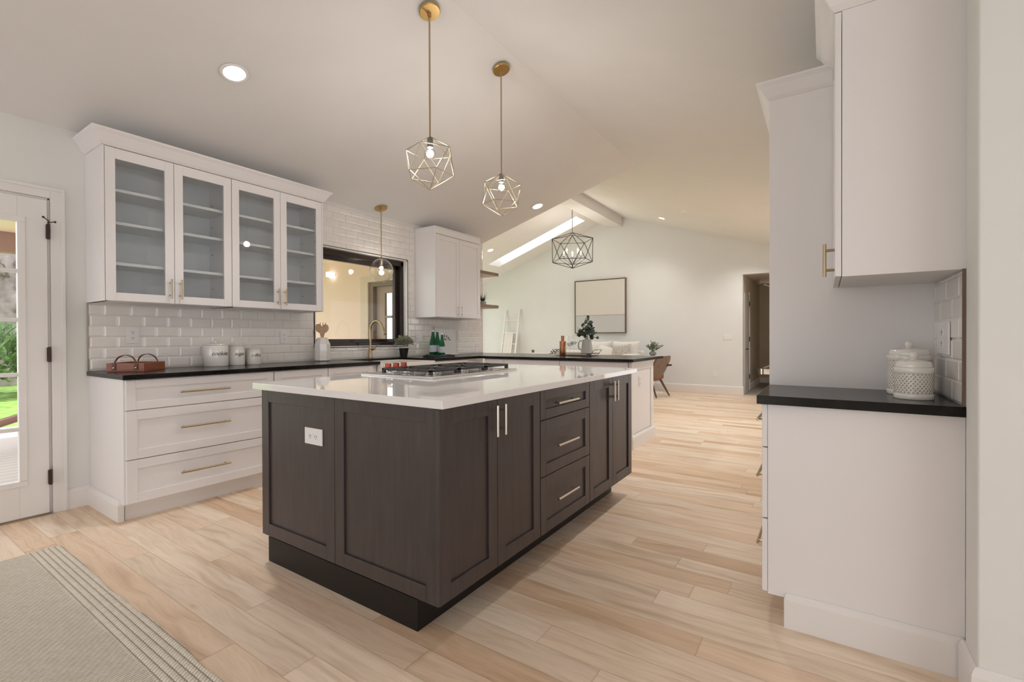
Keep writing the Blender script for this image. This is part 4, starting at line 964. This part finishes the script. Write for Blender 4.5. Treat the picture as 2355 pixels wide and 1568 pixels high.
# ------------------------------------------------------------------ far room
# painting
t = thing('abstract_painting', 'large pale abstract canvas in thin wood frame on the far wall', 'painting', (-4.36, FY-.02, 1.25))
px0, px1, pz0, pz1 = -5.0, -3.73, 1.243, 2.50; TFW = frame(0, FY-.001, (1, 0), (0, -1))
q = MB(); f_ = .016
for a in ((px0, px0+f_, pz0, pz1), (px1-f_, px1, pz0, pz1), (px0+f_, px1-f_, pz0, pz0+f_), (px0+f_, px1-f_, pz1-f_, pz1)): q.box((a[0], 0, a[2]), (a[1], .055, a[3]), 0, TFW)
q.build('frame', woodm('walnut_frame', (.12, .075, .045), (.18, .12, .075)), t)
PM = mat('painted_canvas', (.7, .68, .65), .8); tt_ = NT(PM); s = tt_.n('ShaderNodeSeparateXYZ', ins={0: tt_.coord()}); wz = tt_.math('ADD', s.outputs[2], tt_.math('MULTIPLY', tt_.math('SUBTRACT', tt_.noise(tt_.coord(), 9, 4), .5), .03))
tt_.to(tt_.ramp(tt_.math('DIVIDE', wz, 1.25), [(0, (.55, .565, .565)), (.325, (.53, .545, .55)), (.332, (.22, .22, .22)), (.338, (.60, .58, .55)), (.36, (.66, .64, .61)), (1, (.67, .65, .615))]), 'Base Color')
MB().box((px0+f_+.006, 0, pz0+f_+.006), (px1-f_-.006, .045, pz1-f_-.006), 0, TFW).build('canvas', PM, t)
# ladder with towel
t = thing('blanket_ladder', 'white decorative ladder leaning on the far wall behind the peninsula', 'ladder', (-6.8, 9.95, 0))
LD = lambda u, n, z: (u, FY-.02-.38*(1-z/1.88)-n, z)
q = MB(); q.box((-7.03, 0, 0), (-6.99, .03, 1.88), 0, LD); q.build('rail', TRIM, t); q = MB(); q.box((-6.60, 0, 0), (-6.56, .03, 1.88), 0, LD); q.build('rail', TRIM, t)
for z in (.25, .62, .99, 1.28, 1.61):
    q = MB(); q.tube([LD(-7.0, .015, z), LD(-6.59, .015, z)], .014, 8); q.build('rung', TRIM, t)
q = MB(); R = []
for k in range(8):
    f = k/7; xx = -6.95+.26*f; n_ = .034+.006*math.sin(k*1.9)
    R.append([LD(xx, n_, .42+.01*math.sin(k)), LD(xx, n_, 1.27), LD(xx, .016, 1.30), LD(xx, -.004, 1.27), LD(xx, -.004, .6), LD(xx, .002, .6), LD(xx, .006, 1.26), LD(xx, n_-.006, 1.26), LD(xx, n_-.006, .42)])
q.rings(R); tag(q.build('throw_blanket', noisy('cream_knit', (.72, .69, .66), (.8, .77, .74), (60, 60, 60), .9, .3), smooth=True), 'cream blanket hanging over a rung of the white ladder', 'blanket')
# far wall plates
outlet(None, TFW, -1.622, 1.155, .16, .12, .0, 'white triple light switch plate left of the hall opening', kind='switch', n=3)
outlet(None, TFW, -1.868, .395, .08, .12, .0, 'white outlet low on the far wall left of the hall opening')
t = tag(MB().box((-6.24, 0, .775), (-6.17, .012, .84), 0, TFW).build('wall_box', [mat('dark_box', (.10, .10, .10), .5)], bevel=.002), 'small dark square wall box right of the white ladder', 'wall box')
# sofa, pillows
LINEN = noisy('cream_linen', (.74, .71, .66), (.79, .76, .71), (50, 50, 50), .9, .25)
t = thing('sofa', 'cream upholstered sofa against the far wall under the painting', 'sofa', (-4.4, 9.75, 0))
q = MB(); q.box((-5.6, 9.25, .10), (-3.28, 10.15, .42)); q.build('base', LINEN, t, bevel=.02)
q = MB(); q.box((-5.6, 9.98, .42), (-3.28, 10.18, .86)); q.build('backrest', LINEN, t, bevel=.05, seg=4)
for x_ in (-5.6, -3.42):
    q = MB(); q.box((x_-.07, 9.25, .12), (x_+.12, 10.0, .80)); q.build('armrest', LINEN, t, bevel=.05, seg=4)
for x_ in (-5.45, -4.42):
    q = MB(); q.box((x_, 9.22, .425), (x_+1.02, 9.97, .56)); q.build('seat_cushion', LINEN, t, bevel=.04, seg=4)
def pillow(name, lab, c, w_, h_, d_, rz, tilt, mtl, roll=0.):
    q = MB(); n = 14; T = Matrix.Translation(c) @ Matrix.Rotation(rz, 4, 'Z') @ Matrix.Rotation(tilt, 4, 'X') @ Matrix.Rotation(roll, 4, 'Y')
    for side in (1, -1):
        R = []
        for i in range(n+1):
            row = []
            for j in range(n+1):
                a, b = 2*i/n-1, 2*j/n-1; k = max(0, (1-a**4)*(1-b**4)); pin = 1-.10*(1-a*a)*(abs(b)**3)-.0; pin2 = 1-.10*(1-b*b)*(abs(a)**3)
                row.append(T @ Vector((a*w_/2*pin2, side*d_/2*k**.55, b*h_/2*pin)))
            R.append(row)
        q.rings(R, False, 0, closed=False)
    return tag(q.build(name, mtl, smooth=True, sharp=180), lab, 'pillow', 'sofa pillows')
PL = noisy('pillow_cotton', (.72, .70, .67), (.78, .76, .73), (40, 40, 40), .9, .2)
def knit():
    m = mat('chunky_knit', (.74, .71, .67), .9); t = NT(m); v = t.n('ShaderNodeTexVoronoi', ins={'Vector': t.coord(), 'Scale': 38.0}).outputs[0]
    t.bump(v, 1.0, .012); t.to(t.ramp(v, [(0, (.80, .77, .73)), (.6, (.45, .41, .38))]), 'Base Color'); return m
pillow('back_pillow', 'large cream pillow on the sofa directly right of the pitcher', (-4.24, 9.84, .82), .60, .52, .20, .05, -.2, PL)
pillow('back_pillow', 'large cream pillow at the right end of the sofa', (-3.62, 9.84, .82), .64, .52, .20, -.05, -.2, LINEN)
pillow('throw_pillow', 'smaller smooth white pillow in front on the sofa', (-3.98, 9.62, .76), .44, .44, .15, .1, -.3, PL, .25)
pillow('throw_pillow', 'chunky knitted pillow in front on the sofa', (-3.62, 9.60, .77), .46, .46, .16, -.15, -.3, knit(), -.12)
# side table + small plant
t = thing('side_table', 'round white side table to the right of the sofa, behind the peninsula', 'side table', (-3.0, 9.8, 0))
MB().lathe([(.001, .735), (.26, .735), (.27, .742), (.27, .752), (.26, .758), (.001, .758)], (-3.0, 9.8, 0), 32).build('table_top', TRIM, t, smooth=True)
MB().tube([(-3.0, 9.8, .02), (-3.0, 9.8, .735)], .025, 12).build('pedestal', TRIM, t, smooth=True)
MB().lathe([(.20, .0), (.20, .012), (.03, .03)], (-3.0, 9.8, 0), 28).build('base', TRIM, t, smooth=True)
c = (-3.0, 9.8, .7585)
t = thing('flower_vase', 'round grey vase of green sprigs beyond the right end of the peninsula', 'vase', c)
MB().lathe([(.001, 0), (.04, 0), (.07, .03), (.075, .055), (.055, .085), (.03, .095), (.032, .105), (.024, .105), (.022, .09), (.001, .088)], c, 24).build('vase_body', mat('grey_stoneware', (.20, .20, .18), .35), t, smooth=True)
q = MB(); rnd = random.Random(4)
for i in range(46):
    a = rnd.uniform(0, 2*PI); o = rnd.uniform(.1, 1); L = rnd.uniform(.12, .20); b0 = Vector((c[0], c[1], c[2]+.09)); e0 = b0+Vector((math.cos(a)*L*o, math.sin(a)*L*o, L*(1.15-.6*o)))
    q.tube([b0, e0], .002, 4)
    for k in range(4):
        p = b0.lerp(e0, .45+.18*k); q.leaf(p, Vector((math.cos(a)*o+rnd.uniform(-.7, .7), math.sin(a)*o+rnd.uniform(-.7, .7), rnd.uniform(0, 1))), Vector((0, -1, .3)), .04, .018)
    q.sphere(e0, .009, 6, 4)
q.build('sprigs', LEAF_O, t)
# chair
t = thing('lounge_chair', 'brown leather shell chair with splayed wooden legs beyond the peninsula end', 'chair', (-2.80, 9.1, 0), 0)
WALN = woodm('walnut_leg', (.07, .035, .02), (.11, .06, .035)); COGN = mat('cognac_leather', (.23, .06, .02), .45); TAUP = mat('taupe_shell', (.20, .135, .095), .5)
Fc = Matrix.Translation((-2.86, 9.16, 0)) @ Matrix.Rotation(math.radians(-13), 4, 'Z')
def shell(x0z, wd, th, mtl, name, off):
    q = MB(); R = []
    for x_, z_, ww in x0z:
        row = []
        for j in range(9):
            b = j/4-1; row.append(Fc @ Vector((x_-.05*b*b+off, b*ww, z_)))
        R.append(row)
    n = len(R); vs = [p for r in R for p in r]; vs2 = [p-Vector((th, 0, 0)) for p in vs]; q.add(vs+vs2, [])
    k = len(vs); fs = []
    for i in range(n-1):
        for j in range(8):
            a = i*9+j; fs.append((a, a+1, a+10, a+9)); fs.append((k+a, k+a+9, k+a+10, k+a+1))
    for i in range(n-1): fs += [(i*9, i*9+9, k+i*9+9, k+i*9), (i*9+8, k+i*9+8, k+i*9+17, i*9+17)]
    for j in range(8): fs += [(j, k+j, k+j+1, j+1), ((n-1)*9+j, (n-1)*9+j+1, k+(n-1)*9+j+1, k+(n-1)*9+j)]
    q.f += [tuple(f) for f in fs]; q.m += [0]*len(fs)
    return q.build(name, mtl, t, smooth=True)
shell([(.13, .30, .22), (.19, .42, .25), (.27, .58, .27), (.33, .70, .26), (.36, .77, .22), (.362, .79, .18)], 0, .014, TAUP, 'outer_shell', .014)
shell([(.13, .31, .21), (.19, .42, .24), (.27, .58, .26), (.33, .70, .25), (.355, .765, .21)], 0, .035, COGN, 'back_cushion', -.002)
q = MB(); q.box((-.30, -.24, .33), (.17, .24, .42), 0, lambda a, b, z: tuple(Fc @ Vector((a, b, z)))); q.build('seat', COGN, t, bevel=.02)
for sx, sy in ((.12, -.17), (.12, .17), (-.24, -.17), (-.24, .17)):
    q = MB(); q.tube([Fc @ Vector((sx, sy, .33)), Fc @ Vector((sx+.16*(1 if sx > 0 else -1), sy*1.45, .0))], [.025, .013], 8); q.build('leg', WALN, t, smooth=True)
for sy in (-.25, .25):
    q = MB(); q.tube([Fc @ Vector((-.25, sy*.62, .56)), Fc @ Vector((.27, sy*.62, .60)), Fc @ Vector((.375 if sy > 0 else .275, sy*.62, .61))], [.018, .016, .016], 8); q.build('armrest', WALN, t, smooth=True)
# hall door and fittings
d = thing('door_2', 'pale hall door with black hinges seen edge on', 'door', (HX0+.01, 11.0, 0)); d['kind'] = 'structure'
MB().box((HX0-.002, 10.48, .01), (HX0+.012, 11.13, 2.04)).build('door_leaf', mat('grey_door', (.60, .585, .56), .5), d)
MB().box((HX0-.002, 11.13, 0), (HX0+.022, 11.20, 2.10)).build('jamb', TRIM, d)
for z in (.25, 1.05, 1.80): MB().box((HX0+.010, 11.115, z), (HX0+.026, 11.145, z+.10)).build('hinge', BLACKM, d)
MB().tube([(HX0+.012, 10.56, .90), (HX0+.055, 10.56, .90), (HX0+.055, 10.68, .895)], .009, 8).build('lever_handle', BLACKM, d)
baseboard('baseboard_hall', [(HX0, 11.2, 1, 0), (HX0, 13.1, 1, -1), (-.13, 13.1, 0, -1)])
t = thing('wall_rail', 'pale metal fitting with rounded ends on the hallway wall, cut by the tall cabinet', 'rail', (-1.0, 11.6, .39))
for z in (.39, 2.375):
    q = MB(); q.box((-1.16, 11.52, z-.065), (-.80, 11.60, z+.065)); q.tube([(-1.16, 11.56, z-.066), (-1.16, 11.56, z+.066)], .066, 20); q.build('rounded_end', CHROME, t, bevel=.008, smooth=True)
    s = 1 if z < 1 else -1
    MB().tube([(-1.12, 11.60, z+s*.07), (-.8, 11.9, z+s*.20)], .022, 8).build('diagonal_bar', TRIM, t)

# ------------------------------------------------------------------ rug
mb = MB(); R = []; rnd = random.Random(8); N = 60
x0, x1, y0, y1 = -3.50, .2, -1.3, .752
top = [(x0+.02, y0), (x1, y0)]+[(x1+(x0-x1)*k/N, y1+.004*math.sin(k*1.3)+.006*math.sin(k*.37)) for k in range(N+1)]
poly = top+[(x0-.012, .70), (x0+.004, .45)]
n = len(poly)
mb.rings([[(x, y, .0005) for x, y in poly], [(x, y, .010) for x, y in poly]])
tag(mb.build('area_rug', RUG, bevel=.003), 'braided beige jute rug on the oak floor at the lower left', 'rug')

# ------------------------------------------------------------------ outdoors
DECK = mat('grey_deck', (.5, .45, .42), .7); t_ = NT(DECK); s = t_.n('ShaderNodeSeparateXYZ', ins={0: t_.coord()}); f = t_.math('FRACT', t_.math('DIVIDE', s.outputs[0], .14))
t_.to(t_.ramp(f, [(0, (.18, .16, .15)), (.06, (.52, .46, .43)), (.95, (.58, .52, .49)), (1, (.2, .18, .16))]), 'Base Color')
struct(MB().box((-9.3, -6, -.16), (-4.40, 5.42, -.05)).build('ground_deck', DECK), 'grey deck boards of the patio')
GRASS = noisy('lawn_grass', (.10, .22, .03), (.30, .46, .09), (6, 6, 6), .9, .5, .03)
g = MB().box((-60, -40, -.30), (-9.3, 40, -.16)).build('lawn', GRASS); tag(g, 'bright green lawn beyond the deck', 'lawn'); g['kind'] = 'stuff'
struct(MB().box((-9.1, .9, 2.56), (-4.42, 5.419, 2.64)).build('ceiling', CREAM), 'cream patio ceiling outside the window')
MV = mat('mauve_beam', (.36, .23, .19), .7)
struct(MB().box((-9.1, .9, 2.30), (-8.92, 5.41, 2.559)).build('trim_4', MV), 'brown beam at the outer edge of the patio roof')
# patio door and its casing on the cream wall
d = thing('door_3', 'patio door with small glass panes seen through the kitchen window', 'door', (-6.1, 5.42, -.05)); d['kind'] = 'structure'
q = MB(); yy = 5.419
q.box((-6.82, yy-.03, -.05), (PX0, yy, 2.22)); q.box((PX1, yy-.03, -.05), (PX1+.2, yy, 2.22)); q.box((PX0, yy-.03, 2.12), (PX1, yy, 2.22)); q.build('casing', mat('warm_trim', (.74, .62, .50), .6), d)
q = MB(); q.box((PX0, 5.42, -.05), (PX0+.10, 5.50, 2.12)); q.box((PX0+.10, 5.42, 2.04), (PX1, 5.50, 2.12)); q.build('jamb', mat('umber_jamb', (.25, .20, .15), .6), d)
q = MB(); zs3 = [.26, .68, 1.10, 1.515, 1.925]
xa, xb = PX0+.10, PX1; q.box((xa, 5.50, -.04), (-6.31, 5.545, 2.04)); q.box((-5.72, 5.50, -.04), (xb, 5.545, 2.04)); q.box((-6.31, 5.50, -.04), (-5.72, 5.545, zs3[0])); q.box((-6.31, 5.50, zs3[-1]), (-5.72, 5.545, 2.04))
q.build('door_leaf', mat('dusty_door', (.42, .33, .27), .6), d)
q = MB()
for z in zs3[1:-1]: q.box((-6.31, 5.505, z-.02), (-5.72, 5.54, z+.02))
for x_ in (-6.12, -5.93): q.box((x_-.018, 5.505, zs3[0]), (x_+.018, 5.54, zs3[-1]))
q.build('muntins', mat('grey_muntin', (.36, .32, .27), .6), d)
MB().box((-6.31, 5.52, zs3[0]), (-5.72, 5.525, zs3[-1])).build('pane', glassmat('patio_pane', (.9, .93, .92), 2.2), d)
t = thing('glow_squares', 'pair of glowing white squares on the cream patio wall', 'outdoor lamp', (-7.64, 5.41, 2.32))  # emissive boxes added for two bright squares of unknown source
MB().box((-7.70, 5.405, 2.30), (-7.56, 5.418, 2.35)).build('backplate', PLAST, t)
for x_, z in ((-7.69, 2.34), (-7.59, 2.315)): MB().box((x_-.04, 5.33, z-.045), (x_+.04, 5.403, z+.045)).build('glow_square', mat('square_glow', (1, 1, 1), .5, emit=(1, 1, 1), estr=1.3), t, bevel=.004)
# garden rail, shrubs and trees seen through the glazed door
t = thing('deck_rail', 'brown rail crossing the deck outside the garden door', 'rail', (-7.4, 1.2, -.05))
MB().tube([(-6.3, .2, .14), (-8.7, 2.4, .42)], .045, 8).build('handrail', mat('rail_brown', (.36, .20, .17), .6), t)
for x_, y_, z_ in ((-6.4, .3, .12), (-8.5, 2.2, .36)): MB().box((x_-.04, y_-.04, -.05), (x_+.04, y_+.04, z_)).build('post', MV, t)
def shrub(name, lab, c, r, hz_, n, mtl, L, seed, cat='shrub', up=.2):
    t = thing(name, lab, cat, (c[0], c[1], -.16), 0, None)
    bushy(t, c, n, r, hz_, mtl, L, L*.5, seed, up, stems=False); MB().tube([(c[0], c[1], -.16), (c[0], c[1], c[2])], .05, 6).build('stem', MV, t); return t
HEDG = leafm('hedge_leaves', (.10, .17, .07), (.30, .40, .20)); DRY = leafm('dry_leaves', (.30, .27, .26), (.62, .58, .56))
shrub('garden_shrub', 'light green shrub at the lawn edge outside the garden door', (-16.0, 2.2, .5), 1.3, .75, 900, HEDG, .28, 11)
shrub('garden_shrub', 'light green shrub farther left at the lawn edge', (-16.0, 5.4, .5), 1.3, .75, 700, HEDG, .28, 12)
shrub('garden_shrub', 'grey brown shrub rising behind the light green one', (-17.6, .4, 1.3), 1.5, .9, 900, DRY, .35, 13)
t = thing('bare_tree', 'pale leafless tree in the garden outside the glazed door', 'tree', (-19.5, 3.2, -.16))
q = MB(); rnd = random.Random(3); BARK = noisy('pale_bark', (.25, .20, .19), (.45, .38, .36), (5, 5, 5), .9)
q.tube([(-19.5, 3.2, -.16), (-19.4, 3.1, 2.0), (-19.6, 3.3, 5)], [.35, .28, .2], 10); q.build('trunk', BARK, t, smooth=True)
q = MB()
for i in range(160):
    z = rnd.uniform(1.5, 7); a = rnd.uniform(0, 2*PI); p = Vector((-19.5, 3.2, z)); e_ = p+Vector((math.cos(a)*rnd.uniform(1, 3), math.sin(a)*rnd.uniform(1, 3.5), rnd.uniform(-.3, 1.6))); q.tube([p, p.lerp(e_, .5)+Vector((0, 0, rnd.uniform(-.2, .3))), e_], [.05, .03, .01], 5)
q.build('branches', BARK, t)
t = thing('neighbour_house', 'pale neighbouring house with a blue grey window behind the garden trees', 'house', (-24, 4.5, -.16))
MB().box((-27, 1.5, -.16), (-24, 12, 5)).build('wall', mat('house_siding', (.62, .60, .60), .8), t); MB().box((-24.0, 3.75, 1.9), (-23.95, 4.7, 3.1)).build('house_window', mat('blue_glass', (.35, .50, .62), .2), t)
for o in (o for o in bpy.data.objects if o.name.startswith('lettering_tmp')): bpy.data.objects.remove(o)
